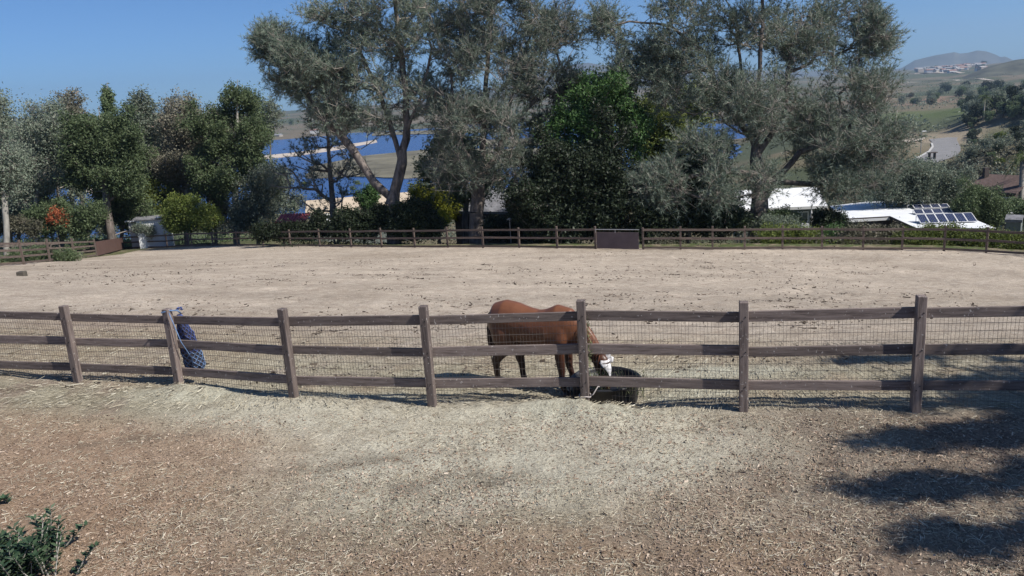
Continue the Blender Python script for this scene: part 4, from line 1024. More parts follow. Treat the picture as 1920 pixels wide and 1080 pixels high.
# far screen of eucalyptus behind the left grove
blobtree('eucalyptus_tree', 390, 425, 120, [(395, 240, 50, 34), (330, 270, 50, 40), (400, 300, 50, 40), (300, 250, 40, 26)], 'eucbrown', 'hazy brown grey eucalyptus screen behind the oak', 51,
         [[(390, 330), (385, 240)]], n_tot=130, r_base=.3, twigs=6, twl=1.1, nper=9, size=.38, spread=.45)
blobtree('eucalyptus_tree', 160, 425, 118, [(60, 300, 70, 50), (140, 300, 60, 40), (20, 270, 50, 40), (90, 245, 60, 22)], 'euc', 'hazy grey eucalyptus screen far behind the white trunk', 52,
         [[(150, 350), (110, 280)], [(150, 360), (60, 290)]], n_tot=150, r_base=.3, twigs=6, twl=1.1, nper=7, size=.36, spread=.45, bare=.2)
for k_, (px_, pb_, d_, el_, mt_, lb_) in enumerate([
    (110, 438, 90, [(110, 340, 50, 50), (90, 390, 40, 30), (140, 380, 40, 30)], 'euc', 'grey green tree filling the gap right of the white trunk'),
    (225, 436, 86, [(215, 380, 50, 30), (180, 400, 40, 26), (250, 395, 36, 30)], 'oak', 'low dark green tree in front of the broad evergreen'),
    (320, 430, 96, [(320, 340, 50, 50), (300, 390, 40, 26), (290, 250, 30, 30)], 'eucbrown', 'brown grey tree between the dark topped eucalyptus and the forked one'),
    (400, 432, 90, [(390, 370, 46, 36), (380, 270, 40, 50), (410, 400, 30, 20), (350, 360, 40, 30)], 'eucbrown', 'dull brown green tree left of the tall oak'),
    (480, 436, 84, [(480, 385, 38, 32), (500, 350, 30, 30), (465, 410, 26, 16)], 'euc', 'blue grey tree right of the oak trunk'),
    (30, 440, 94, [(20, 360, 50, 40), (30, 400, 40, 20)], 'euc', 'pale grey tree behind the left edge eucalyptus')]):
    blobtree('grove_tree', px_, pb_, d_, el_, mt_, lb_, 150+k_, [[(px_, pb_-50), (px_-4, pb_-100)]], n_tot=110, r_base=.2, twigs=6, twl=.85, nper=10, size=.28, spread=.36, lump=.3)
# right side trees near houses
blobtree('pepper_tree', 1740, 400, 88, [(1745, 345, 44, 38), (1700, 350, 40, 40), (1780, 360, 26, 28), (1660, 340, 40, 36)], 'euc', 'soft grey green tree behind the solar panel roof', 53,
         [[(1742, 370), (1742, 330)]], n_tot=130, r_base=.22, twigs=7, twl=.8, nper=13, size=.24, spread=.3)
blobtree('dark_tree', 1838, 416, 82, [(1832, 372, 20, 16), (1815, 390, 22, 14), (1852, 394, 24, 16), (1872, 386, 10, 9), (1862, 404, 20, 10)], 'oak', 'dark leafy tree standing in front of the brown roofed house', 54,
         [[(1838, 390), (1836, 360)]], n_tot=110, r_base=.18, twigs=7, twl=.6, nper=12, size=.22, spread=.22)

# bushes: many stems from one base, leaves to the ground
def bush(name, px, pyb, d, ells, leafmat, label, seed, n=50, **kw):
    kw.setdefault('twl', .5); kw.setdefault('nper', 12); kw.setdefault('size', .17); kw.setdefault('spread', .18)
    return blobtree(name, px, pyb, d, ells, leafmat, label, seed, [[(px, pyb-8)]], n_tot=n, r_base=.08, twigs=7, step=.4, cat='bush', **kw)
bush('bush', 95, 444, 80, [(75, 415, 28, 24), (120, 420, 32, 24), (100, 395, 26, 16), (150, 425, 20, 16), (170, 405, 24, 18)], 'oak', 'dark green bush with an orange patch beside the white trunk', 61, 90, size=.24, spread=.25)
bush('orange_bush', 107, 440, 79, [(107, 405, 11, 12), (112, 415, 10, 8)], 'orange', 'rust orange leafy branch glowing among dark green bushes', 62, 16)
bush('bush', 355, 434, 82, [(350, 395, 34, 22), (380, 408, 28, 20), (330, 410, 22, 18), (355, 420, 44, 12), (330, 380, 14, 10)], 'lime', 'rounded yellow green bush right of the white shed', 63, 90, size=.22, spread=.22)
bush('bush', 20, 446, 74, [(20, 425, 30, 16), (-20, 420, 30, 20), (50, 432, 22, 10)], 'scrubleaf', 'low dry brushy shrub at the far left edge', 64, 50, size=.2)
bush('grey_bush', 215, 442, 83, [(205, 432, 18, 8), (262, 431, 18, 7), (284, 433, 10, 5), (150, 437, 16, 6)], 'euc', 'leafless looking grey shrub in front of the white shed', 65, 50, bare=.4, size=.14)
bush('bush', 820, 430, 78, [(815, 372, 32, 22), (835, 395, 26, 20), (790, 362, 20, 12), (850, 370, 14, 12)], 'yellow', 'bright yellow leafed bush between the two left pines', 66, 75, size=.22, spread=.22)
bush('bush', 823, 430, 66, [(823, 412, 11, 11)], 'yellow', 'small yellow bush just above the fence rail', 67, 14)
bush('shade_dark_bush', 680, 440, 66, [(660, 414, 30, 18), (700, 412, 30, 16), (640, 427, 24, 10), (722, 405, 16, 12), (670, 434, 46, 7)], 'darkoak', 'dark shaded bush right of the thin pine trunk', 68, 90, size=.22)
bush('shade_dark_bush', 775, 440, 65, [(770, 405, 34, 26), (800, 420, 28, 18), (750, 425, 24, 16), (780, 432, 44, 10)], 'darkoak', 'dark shaded bush at the foot of the forked pine', 69, 80, size=.22)
bush('shade_dark_bush', 530, 440, 68, [(505, 432, 26, 5), (550, 431, 32, 5), (590, 430, 24, 6), (620, 430, 20, 8), (540, 437, 60, 5), (594, 412, 10, 9)], 'darkoak', 'low dark hedge in front of the red lean-to', 70, 80, size=.2)
bush('shade_dark_bush', 945, 440, 62, [(930, 425, 26, 14), (985, 425, 34, 16), (960, 432, 44, 10), (1000, 400, 24, 20)], 'darkoak', 'dark undergrowth below the shingled roof', 71, 80, size=.2)
bush('bush', 700, 425, 84, [(694, 362, 20, 10), (690, 380, 22, 14)], 'bright', 'fresh green shrub left of the yellow bush', 72, 22, size=.22)
bush('bush', 1465, 430, 60, [(1462, 412, 22, 14), (1445, 420, 16, 10), (1485, 416, 12, 12)], 'oak', 'green shrub before the white house wall', 73, 34)
bush('grey_bush', 1452, 432, 58, [(1445, 424, 18, 9), (1475, 426, 18, 7), (1432, 426, 10, 7)], 'euc', 'silvery shrub along the far fence by the white house', 74, 30, size=.14)
bush('shade_dark_bush', 1560, 448, 60, [(1545, 415, 16, 16), (1570, 420, 14, 14), (1555, 436, 24, 10)], 'darkoak', 'added dark shrub standing in for the deep shade between the two white roofs', 82, 50, size=.18)  # added where only the porch's deep shade lies, imitated by dark leaves
bush('scrub_bush', 1490, 455, 55, [(1440, 440, 26, 9), (1490, 442, 26, 9), (1530, 444, 22, 8), (1490, 452, 50, 6)], 'lime', 'olive shrubs along the fence below the white wall', 83, 60, size=.13, spread=.16)
bush('bush', 1565, 452, 54, [(1562, 441, 16, 8), (1572, 446, 14, 5)], 'bright', 'small light green shrub seen through the far fence rails', 75, 20, size=.12)
bush('scrub_bush', 1612, 458, 53, [(1600, 445, 24, 9), (1640, 444, 26, 10), (1668, 442, 14, 9), (1620, 456, 40, 6)], 'scrubleaf', 'reddish dry shrubs left of the solar roof corner', 76, 60, size=.14)
bush('scrub_bush', 1750, 462, 50, [(1710, 452, 26, 9), (1750, 449, 30, 9), (1790, 450, 26, 8), (1745, 440, 12, 4), (1785, 439, 12, 4), (1760, 462, 50, 5)], 'lime', 'olive brush behind the far fence below the solar panels', 77, 110, size=.13, spread=.16)
bush('scrub_bush', 1850, 466, 49, [(1835, 456, 24, 9), (1870, 455, 24, 8), (1905, 459, 24, 8), (1850, 449, 14, 5)], 'lime', 'green brush behind the fence at the right edge', 78, 80, size=.13, spread=.16)
bush('bush', 1905, 400, 95, [(1905, 383, 11, 9), (1920, 385, 10, 9)], 'oak', 'clipped round bush beside the steps of the brown house', 79, 22, size=.18)
bush('bush', 1925, 420, 70, [(1922, 402, 12, 14)], 'oak', 'dark shrub by the grey shed at the right edge', 80, 20, size=.16)
bush('ground_ivy', 90, 500, 55, [(20, 489, 34, 5), (70, 488, 34, 5), (120, 483, 26, 5), (60, 478, 40, 5)], 'oak', 'low green ivy creeping along the left paddock fence', 81, 60, size=.12, spread=.12)

# ------------------------------------------------------------------ houses
def proj(q):
    c = CROT.transposed() @ (Vector(q)-Vector((0, 0, HC))); return 960+FOC*c.x/-c.z, 540-FOC*c.y/-c.z
M['wallgrey'] = mat_simple('grey_green_siding', (.17, .19, .18), .8, .1, 2)
M['wallwhite'] = mat_simple('white_wall', (.66, .67, .68), .8, .06, 2)
M['walldark'] = mat_simple('dark_brown_siding', (.075, .06, .055), .85, .2, 2)
M['roofwhite'] = mat_simple('white_roof_coating', (.72, .735, .76), .7, .07, .8)
M['rooftan'] = mat_simple('tan_roof_gravel', (.50, .415, .32), .9, .14, 1.5)
M['roofgrey'] = mat_simple('weathered_grey_shingles', (.20, .20, .215), .9, .35, 2.5, .4, 14)
M['roofbrown'] = mat_simple('brown_roof_shingles', (.135, .095, .085), .9, .25, 3, .4, 14)
M['trim'] = mat_simple('white_trim', (.7, .7, .7), .7, .05)
m, nt, b = newmat('window_glass'); M['glass'] = m; b.inputs['Base Color'].default_value = (.02, .025, .03, 1); b.inputs['Roughness'].default_value = .08
m, nt, b = newmat('solar_cell'); M['solar'] = m
tc = N(nt, 'ShaderNodeTexCoord'); bk = N(nt, 'ShaderNodeTexBrick'); bk.offset = 0; bk.inputs['Scale'].default_value = 1.0
bk.inputs['Color1'].default_value = (.012, .018, .055, 1); bk.inputs['Color2'].default_value = (.016, .024, .07, 1); bk.inputs['Mortar'].default_value = (.20, .22, .28, 1)
bk.inputs['Mortar Size'].default_value = .007; bk.inputs['Brick Width'].default_value = .16; bk.inputs['Row Height'].default_value = .16
nt.links.new(tc.outputs['Object'], bk.inputs[0]); nt.links.new(bk.outputs[0], b.inputs['Base Color']); b.inputs['Roughness'].default_value = .25

def window(parent, A, dn, n_, u, z, wd, ht, mat='trim'):
    c = A+dn*u; c.z = z; f = n_*-.03
    mb = MB()
    for s_ in (-1, 1): mb.bar(c+dn*s_*wd/2-Vector((0, 0, ht/2+.04))+f, c+dn*s_*wd/2+Vector((0, 0, ht/2+.04))+f, .08, .10, up=n_)
    for s_ in (-1, 1): mb.bar(c-dn*(wd/2-.05)+Vector((0, 0, s_*ht/2))+f*1.2, c+dn*(wd/2-.05)+Vector((0, 0, s_*ht/2))+f*1.2, .10, .08)
    mb.bar(c-Vector((0, 0, ht/2-.05))+f, c+Vector((0, 0, ht/2-.05))+f, .05, .06, up=n_)
    w_ = mb.build('window', M[mat], parent, world=True)
    p = MB(); p.prism([c-dn*wd/2-Vector((0, 0, ht/2))+f*.4, c+dn*wd/2-Vector((0, 0, ht/2))+f*.4, c+dn*wd/2+Vector((0, 0, ht/2))+f*.4, c-dn*wd/2+Vector((0, 0, ht/2))+f*.4], n_*.02)
    o = p.build('pane', M['glass'], w_); o.matrix_parent_inverse = (wm(parent)).inverted() @ Matrix.Identity(4)
    return w_
def gable(label, pa, pb, d, hw, ridge_py, wall_h, rmat, wmat, over=.5, windows=(), chimney=None, seams=0, base_drop=1.5, fasc='trim'):
    A = P(pa[0], pa[1], d); B = PZ(pb[0], pb[1], A.z)
    dn = (B-A).normalized(); n_ = Vector((-dn.y, dn.x, 0)); 
    if n_.y < 0: n_ = -n_
    mid = (A+B)/2; rise = .3
    for k in range(200):
        if proj(mid+n_*hw+Vector((0, 0, rise)))[1] < ridge_py: break
        rise += .03
    bz = A.z-wall_h; c0 = mid+n_*hw; e = empty('house', (c0.x, c0.y, bz), 0, label, 'house')
    up = Vector((0, 0, rise)); t = Vector((0, 0, -.14))
    R0 = A+n_*hw+up; R1 = B+n_*hw+up; D0 = A+n_*2*hw; D1 = B+n_*2*hw
    MB().prism([A, B, R1, R0], t).build('roof', M[rmat], e, world=True)
    MB().prism([R0+n_*.003, R1+n_*.003, D1, D0], t).build('roof', M[rmat], e, world=True)
    if seams:
        for i in range(1, seams):
            a = A.lerp(B, i/seams); MB().bar(a+Vector((0, 0, .02)), R0.lerp(R1, i/seams)+Vector((0, 0, .02)), .05, .06).build('roof_seam', M[rmat], e, world=True)
    MB().bar(A-n_*.03+t*.6, B-n_*.03+t*.6, .05, .24).build('fascia', M[fasc], e, world=True)
    a = A+n_*over+dn*over; b2 = B+n_*over-dn*over; c = D1-n_*over-dn*over; d_ = D0-n_*over+dn*over
    zt = Vector((0, 0, over*rise/hw-.16))
    bot = Vector((0, 0, -wall_h-base_drop))
    for (u, v) in ((a, b2), (c, d_)):
        q = (v-u).normalized(); nn = Vector((-q.y, q.x, 0))*.15
        MB().prism([u+bot, v+bot, v+zt, u+zt], nn).build('wall', M[wmat], e, world=True)
    for (u, v) in ((b2, c), (d_, a)):
        q = (v-u).normalized(); nn = Vector((-q.y, q.x, 0))*.15
        MB().prism([u+bot+q*.16, v+bot-q*.16, v+zt-q*.16, (u+v)/2+Vector((0, 0, rise-.2)), u+zt+q*.16], nn).build('gable_wall', M[wmat], e, world=True)
    L = (b2-a).length
    for (u, z, wd, ht) in windows: window(e, a, dn, n_, u*L, A.z-z, wd, ht)
    if chimney is not None:
        c = R0.lerp(R1, chimney)+n_*-.6; MB().box(c+Vector((0, 0, .2)), (.6, .6, 1.4)).build('chimney', M['walldark'], e, world=True)
    return e, A, B, dn, n_, rise
# beige roof house behind the forked pine
gable('long house with a sunlit beige roof behind the forked pine', (572, 404), (800, 384), 92, 4.2, 367, 2.6, 'rooftan', 'wallgrey', windows=((.22, 1.35, 1.6, 1.2), (.5, 1.35, 1.2, 1.2)), chimney=None)
# grey shingled house
gable('dark walled house with a grey shingled roof right of the craggy pine', (838, 396), (1010, 399), 78, 4.5, 353, 2.5, 'roofgrey', 'walldark', seams=9, chimney=.55, windows=((.3, 1.4, 1.4, 1.1), (.75, 1.4, 1.4, 1.1)), fasc='roofgrey')
# white house behind the big right pine
hC = gable('white roofed house with grey green and white walls behind the largest pine', (1384, 393), (1552, 386), 70, 4.2, 354, 2.5, 'roofwhite', 'wallgrey', windows=((.36, 1.05, 1.1, .9), (.76, 1.0, 1.0, 1.0)), over=.45)
e, A, B, dn, n_, rise = hC
a = A+n_*.28+dn*2.0; b2 = A+n_*.28+dn*6.0
MB().prism([a+Vector((0, 0, -4)), b2+Vector((0, 0, -4)), b2+Vector((0, 0, -1.55)), a+Vector((0, 0, -1.55))], n_*.12).build('lower_wall', M['wallwhite'], e, world=True)
# patio umbrella, closed
q = P(1521, 415, 66); ub = empty('patio_umbrella', (q.x, q.y, gz(q.x, q.y)), 0, 'closed white patio umbrella by the white roofed house', 'umbrella')
q = P(1521, 418, 66); hgt = q.z-gz(q.x, q.y)
MB().tube([(0, 0, 0), (0, 0, hgt+1.4)], .03, 6).build('pole', M['metal'], ub)
mb = lathe([(.05, hgt-.1), (.16, hgt+.05), (.14, hgt+.5), (.06, hgt+.95), (.02, hgt+1.1)], 10); mb.build('canopy', M['cloth'], ub, smooth=True)

# house with flat white roof and solar panels
zr = P(1718, 427, 76).z
zl = zr
def RP(x, y): return PZ(x, y, zr)
poly = [RP(1718, 427), RP(1868, 428), RP(1741, 375.5), RP(1628, 378), RP(1556, 386), RP(1580, 410), RP(1669, 405)]
cx = sum((p.x for p in poly))/7; cy = sum((p.y for p in poly))/7
e = empty('house', (cx, cy, zr-2.8), 0, 'low house with a flat white roof carrying solar panels', 'house')
MB().prism(poly, (0, 0, -.22)).build('roof', M['roofwhite'], e, world=True)
ins = [p.lerp(Vector((cx, cy, zr)), .07)-Vector((0, 0, .222)) for p in poly]
for i in range(7):
    u, v = ins[i], ins[(i+1) % 7]; q = (v-u).normalized(); nn = Vector((-q.y, q.x, 0))*.12
    MB().prism([u+Vector((0, 0, -5)), v+Vector((0, 0, -5)), v, u], nn).build('wall', M['walldark'], e, world=True)
def fas(i, j, mat, drop=0, h=.3):
    u, v = poly[i], poly[j]; q = (v-u).normalized(); o_ = Vector((q.y, -q.x, 0))*.04
    MB().bar(u+o_-Vector((0, 0, drop+h/2)), v+o_-Vector((0, 0, drop+h/2)), .05, h).build('fascia', M[mat], e, world=True)
fas(0, 1, 'walldark'); fas(6, 0, 'walldark'); fas(5, 6, 'walldark', 0, .12); fas(5, 6, 'trim', .13, .28)
q = P(1700, 415, 62)
for (x, y) in ((1656, 384), (1660, 389)):
    c = RP(x, y); MB().tube([c, c+Vector((0, 0, .7 if x < 1658 else .35))], .05, 8).build('roof_vent', M['trim'], e, world=True)
c = RP(1701, 391); MB().tube([c, c+Vector((0, 0, .3)), c+Vector((.2, 0, .4))], .08, 8).build('roof_vent', M['metal'], e, world=True)
# solar arrays: rows of tilted panels; each panel a thing on the roof
def panel_row(p0, p1, n, tiltlen, dz, rowname):
    A = PZ(p0[0], p0[1], zr+.12); B = PZ(p1[0], p1[1], zr+.12); dn = (B-A).normalized(); n_ = Vector((-dn.y, dn.x, 0))
    wd = (B-A).length/n; upv = (n_*math.cos(math.radians(dz))+Vector((0, 0, math.sin(math.radians(dz)))))
    e = empty('solar_array', A, 0, rowname, 'solar panels', 'solar panel rows on the flat white roof')
    R_ = Matrix((dn, upv, dn.cross(upv))).transposed().to_4x4()
    fm = None
    for i in range(n):
        loc = A+dn*wd*(i+.5)+upv*tiltlen/2
        if fm is None:
            mb = MB(); w2 = wd/2-.02; h2 = tiltlen/2; mb.bar((-w2, -h2, 0), (w2, -h2, 0), .05, .05); mb.bar((-w2, h2, 0), (w2, h2, 0), .05, .05)
            mb.bar((-w2, -h2+.03, 0), (-w2, h2-.03, 0), .05, .05); mb.bar((w2, -h2+.03, 0), (w2, h2-.03, 0), .05, .05)
            fm = mb.mesh('panel_frame', M['trim']); cm = MB().box((0, 0, -.004), (wd-.06, tiltlen-.04, .025)).mesh('solar_panel', M['solar'])
        o = link('solar_panel', cm, e); o.matrix_local = wm(e).inverted() @ Matrix.Translation(loc) @ R_
        o2 = link('frame', fm, o)
    mb = MB()
    for i in range(n+1):
        q = A+dn*wd*i; mb.bar(q+upv*tiltlen*.9-Vector((0, 0, .03)), Vector((q.x, q.y, zr))+n_*tiltlen*math.cos(math.radians(dz))*.9, .04, .04, up=(1, 0, .1))
    mb.build('rack', M['metal'], e, world=True)
panel_row((1726, 418.5), (1833, 415), 6, 1.75, 19, 'front row of six solar panels on the white roof')
panel_row((1716, 401), (1804, 398.5), 5, 1.1, 15, 'middle row of five solar panels on the white roof')
panel_row((1715, 390.7), (1781, 388.5), 4, 1.05, 13, 'back row of four solar panels on the white roof')
# brown roofed house
gable('brown shingled house with a white gable trim up the slope at right', (1812, 357), (1906, 363), 108, 3.8, 328, 2.9, 'roofbrown', 'walldark', windows=((.82, 1.3, 1.6, 1.3), (.2, 1.3, 1.2, 1.0)), chimney=.1, fasc='walldark', over=.4)
gable('lower brown roofed wing behind the leafy dark tree', (1770, 358), (1812, 356), 113, 3.0, 337, 2.6, 'roofbrown', 'walldark', fasc='walldark')
hr = gable('grey garden shed with a pitched roof at the right edge', (1884, 412), (1917, 413), 66, .9, 404, 1.6, 'roofgrey', 'wallgrey', over=.08, fasc='roofgrey')
q = P(1905, 392, 100)
mb = MB(); E0 = P(1890, 396, 100)
se = empty('garden_steps', (E0.x, E0.y, E0.z-1), 0, 'pale wooden steps climbing to the brown house', 'steps')
for i in range(5):
    o = MB().box((E0.x+.7, E0.y+i*.3, E0.z-.55+i*.28), (1.9, .32, .1)).build('step', M['trim'], se, world=True)
# white shed on the left
def boxshed(label, px, py, d, wd, dp, h, wmat, rmat, yaw=0, door=None):
    q = P(px, py, d); z = gz(q.x, q.y)
    e = empty('shed', (q.x, q.y, q.z), yaw, label, 'shed')
    mb = MB()
    MB().box((0, -dp/2+.05, h/2-.8), (wd, .1, h+1.6)).build('wall', M[wmat], e)
    MB().box((0, dp/2-.05, h/2-.8), (wd, .1, h+1.6)).build('wall', M[wmat], e)
    MB().box((-wd/2+.05, 0, h/2-.8), (.1, dp-.21, h+1.58)).build('wall', M[wmat], e)
    MB().box((wd/2-.05, 0, h/2-.8), (.1, dp-.21, h+1.58)).build('wall', M[wmat], e)
    MB().box((0, 0, h+.09), (wd+.5, dp+.5, .14), Matrix.Rotation(.05, 3, 'Y')).build('roof', M[rmat], e)
    if door: MB().box((door, -dp/2-.02, .95), (.9, .05, 1.9)).build('door', M['wallwhite'], e)
    return e
boxshed('white shed with a flat roof half hidden by grey brush', 292, 438, 84.5, 3.0, 2.4, 1.62, 'wallwhite', 'roofgrey', .25, .9)
boxshed('pale lean-to wall left of the white shed', 262, 437, 86, 1.6, 1.4, 1.3, 'wallwhite', 'roofwhite', .2)
M['tan'] = mat_simple('yellow_tan_wall', (.50, .42, .27), .85, .08)
boxshed('small yellow tan hut left of the red roof', 495, 419, 84, 1.0, 1.2, 1.0, 'tan', 'roofbrown', .15)
M['red'] = mat_simple('faded_red_sheet', (.38, .09, .10), .7, .25, 4)
q = P(550, 414, 80); e = empty('lean_to', (q.x, q.y, q.z-.8), -.1, 'low lean-to with a faded red corrugated roof', 'lean-to')
for i in range(10): MB().tube([(-1.4+i*.31, -1.0, .75), (-1.4+i*.31, .9, 1.30)], .16, 6).build('roof_sheet', M['red'], e)
for s_ in (-1.4, 1.4): MB().box((s_, -.9, -.2), (.1, .1, 1.8)).build('post', M['farrail'], e)
# white parked thing under trees: covered white garden table
q = P(516*1.0+100, 420, 84)
m_ = empty('garden_bench', (q.x, q.y, q.z-.45), 0, 'white garden seat below the end of the beige roof', 'seat')
MB().box((0, 0, .42), (1.2, .5, .06)).build('seat', M['white'], m_); MB().box((0, .24, .72), (1.2, .05, .5), Matrix.Rotation(-.15, 3, 'X')).build('backrest', M['white'], m_)
for sx_ in (-.52, .52):
    for sy_ in (-.2, .2): MB().box((sx_, sy_, .0), (.06, .06, .78)).build('leg', M['white'], m_)
# bird bath like lamp in the shade
q = P(957, 436, 60); e = empty('garden_lamp', (q.x, q.y, gz(q.x, q.y)), 0, 'small pale garden lamp post in the dark undergrowth', 'lamp')
hz = P(957, 411, 60).z-gz(q.x, q.y)
MB().tube([(0, 0, 0), (0, 0, hz)], .035, 6).build('pole', M['metal'], e); lathe([(.02, hz-.02), (.22, hz), (.2, hz+.06), (.02, hz+.14)], 12).build('lamp_shade', M['metal'], e, smooth=True)
# street lamp by the road
q, _ = hit(1726, 289); e = empty('street_lamp', q, 0, 'lone street lamp beside the curving road', 'street lamp')
hs_ = 9.0
for k in range(60):
    if proj(q+Vector((0, 0, hs_)))[1] < 249: break
    hs_ += .3
MB().tube([(0, 0, -1), (0, 0, hs_), (.5, 0, hs_+.35)], .16, 6).build('pole', M['metal'], e)
MB().box((1.0, 0, hs_+.35), (1.8, .6, .3)).build('lamp_head', M['white'], e, bevel=.08)
q, _ = hit(1747, 300); e = empty('bus_shelter', q, .3, 'small dark roofed shelter beside the near end of the road', 'shelter')
for sx_ in (-1.3, 1.3): MB().box((sx_, 0, 1.2), (.25, 1.2, 3.2)).build('post', M['walldark'], e)
MB().box((0, 0, 2.95), (3.6, 2.0, .3)).build('roof', M['walldark'], e)
# tall white marker post near road start
q, _ = hit(1718, 306); tag(MB().box((q.x, q.y, q.z+1), (.6, .6, 3)).build('marker_post', M['white']), 'white marker post at the left start of the road', 'post')

# ------------------------------------------------------------------ far houses
hm = []
M['fw'] = [mat_simple('far_wall_%s' % n_, c, .8, .05) for n_, c in (('cream', (.36, .33, .29)), ('white', (.55, .55, .55)), ('tan', (.27, .23, .2)))]
M['fr'] = [mat_simple('far_roof_%s' % n_, c, .9, .1) for n_, c in (('tile', (.26, .15, .12)), ('grey', (.25, .25, .26)), ('pale', (.33, .31, .30)))]
def far_mesh(wm_, rm_, sx_, sy_, h, r_2):
    me = bpy.data.meshes.new('far_house'); x, y = sx_/2, sy_/2
    v = [(-x, -y, -6), (x, -y, -6), (x, y, -6), (-x, y, -6), (-x, -y, h), (x, -y, h), (x, y, h), (-x, y, h), (-x-.6, -y-.6, h), (x+.6, -y-.6, h), (x+.6, y+.6, h), (-x-.6, y+.6, h), (-x, 0, h+r_2), (x, 0, h+r_2)]
    f = [(0, 1, 5, 4), (1, 2, 6, 5), (2, 3, 7, 6), (3, 0, 4, 7), (8, 9, 13, 12), (10, 11, 12, 13), (9, 10, 13), (11, 8, 12), (8, 11, 10, 9)]
    me.from_pydata(v, [], f); me.materials.append(wm_); me.materials.append(rm_)
    for p in me.polygons[4:]: p.material_index = 1
    return me
for i in range(6): hm.append(far_mesh(M['fw'][i % 3], M['fr'][(i*2+1) % 3], 16+i*1.5, 11, 6+i % 2*2.5, 3))
rf = random.Random(5)
HL = [('cream', 'white', 'tan')[i % 3]+' '+('tile roofed', 'grey roofed', 'pale roofed')[(i*2+1) % 3] for i in range(6)]
lab = 'one of the small houses of the far estate below the mountain'
for i in range(95):
    x = rf.uniform(1716, 1842); y = rf.uniform(118.5, 134.5) if x < 1800 else rf.uniform(117, 130)
    q, t = hit(x, y+3)
    if t > 8500 or t < 2000: q = P(x, y, 4200+rf.uniform(-600, 300)*1.0); q.z = max(q.z, tz(q.x, q.y)); q.z = tz(q.x, q.y)
    hk = rf.randrange(6); o = link('far_house', hm[hk], None, (q.x, q.y, q.z), (0, 0, rf.uniform(-.6, .6))); o.scale = (1.3, 1.3, 1.3)
    tag(o, '%s house of the far estate below the mountain, %s, %s' % (HL[hk], ('leftmost', 'left', 'centre', 'right', 'rightmost')[min(4, int((x-1716)/26))], 'upper rows' if y < 124 else ('middle rows' if y < 129 else 'lowest rows')), 'house', 'small houses of the far estate')
for i in range(26):
    x = rf.choice([rf.uniform(230, 340), rf.uniform(280, 330), rf.uniform(490, 620), rf.uniform(1090, 1110)]); y = rf.uniform(232, 262)
    q, t = hit(x, y)
    if t > 3500: continue
    o = link('far_house', hm[rf.randrange(6)], None, (q.x, q.y, q.z), (0, 0, rf.uniform(-.6, .6))); o.scale = (.9, .9, .9)
    tag(o, 'one of the pale houses scattered on the far shore of the lagoon', 'house', 'pale houses on the far lagoon shore')

# ------------------------------------------------------------------ distant trees on the valley side
def lowtree(nm, h, r_2, mat, seed, npts=420, size=.9, shape=1.0, palm=False):
    rg_ = np.random.default_rng(seed); 
    th_ = rg_.uniform(0, 2*PI, 9); cs = np.stack([np.cos(th_)*r_2*.5*rg_.uniform(.2, 1, 9), np.sin(th_)*r_2*.5*rg_.uniform(.2, 1, 9), h*rg_.uniform(.40, .86, 9)], 1)
    pts = np.vstack([ellipsoid_pts(npts//9, c, (r_2*.5, r_2*.5, h*.24*shape), rg_, .6) for c in cs])
    V, F, t = leaves(pts, 4, size*.3, size, rg_)
    cm = npmesh('crown', V, F, M[mat], False, {'tint': ('FACE', 'FLOAT', t)})
    tm = MB().tube([(0, 0, -1.5), (.1, 0, h*.35), (.0, .1, h*.7)], [r_2*.09, r_2*.06, r_2*.02], 6); 
    for a in range(4): tm.tube([(0, 0, h*.3), (math.cos(a*1.7)*r_2*.4, math.sin(a*1.7)*r_2*.4, h*.6)], [r_2*.04, .03], 4)
    e = empty(nm, (0, 0, 0)); link('trunk', tm.mesh('trunk', M['bark'], True), e); link('crown', cm, e); return e
protos = [lowtree('valley_tree', 9, 5, 'oak', 1), lowtree('valley_tree', 11, 6, 'euc', 2), lowtree('valley_tree', 7, 5, 'lime', 3), lowtree('valley_tree', 10, 5.5, 'darkoak', 4), lowtree('valley_tree', 13, 4.5, 'euc', 5), lowtree('valley_tree', 8, 6.5, 'scrubleaf', 6), lowtree('valley_bush', 1.7, 1.5, 'scrubleaf', 7, size=.3)]
used = set()
def put(i, q, sc, label, group, rz, cat='tree'):
    src = protos[i]
    if i not in used: used.add(i); o = src; o.location = q; o.rotation_euler = (0, 0, rz); o.scale = (sc, sc, sc)
    else: o = copy_tree(src, q, rz, sc)
    tag(o, label, cat, group)
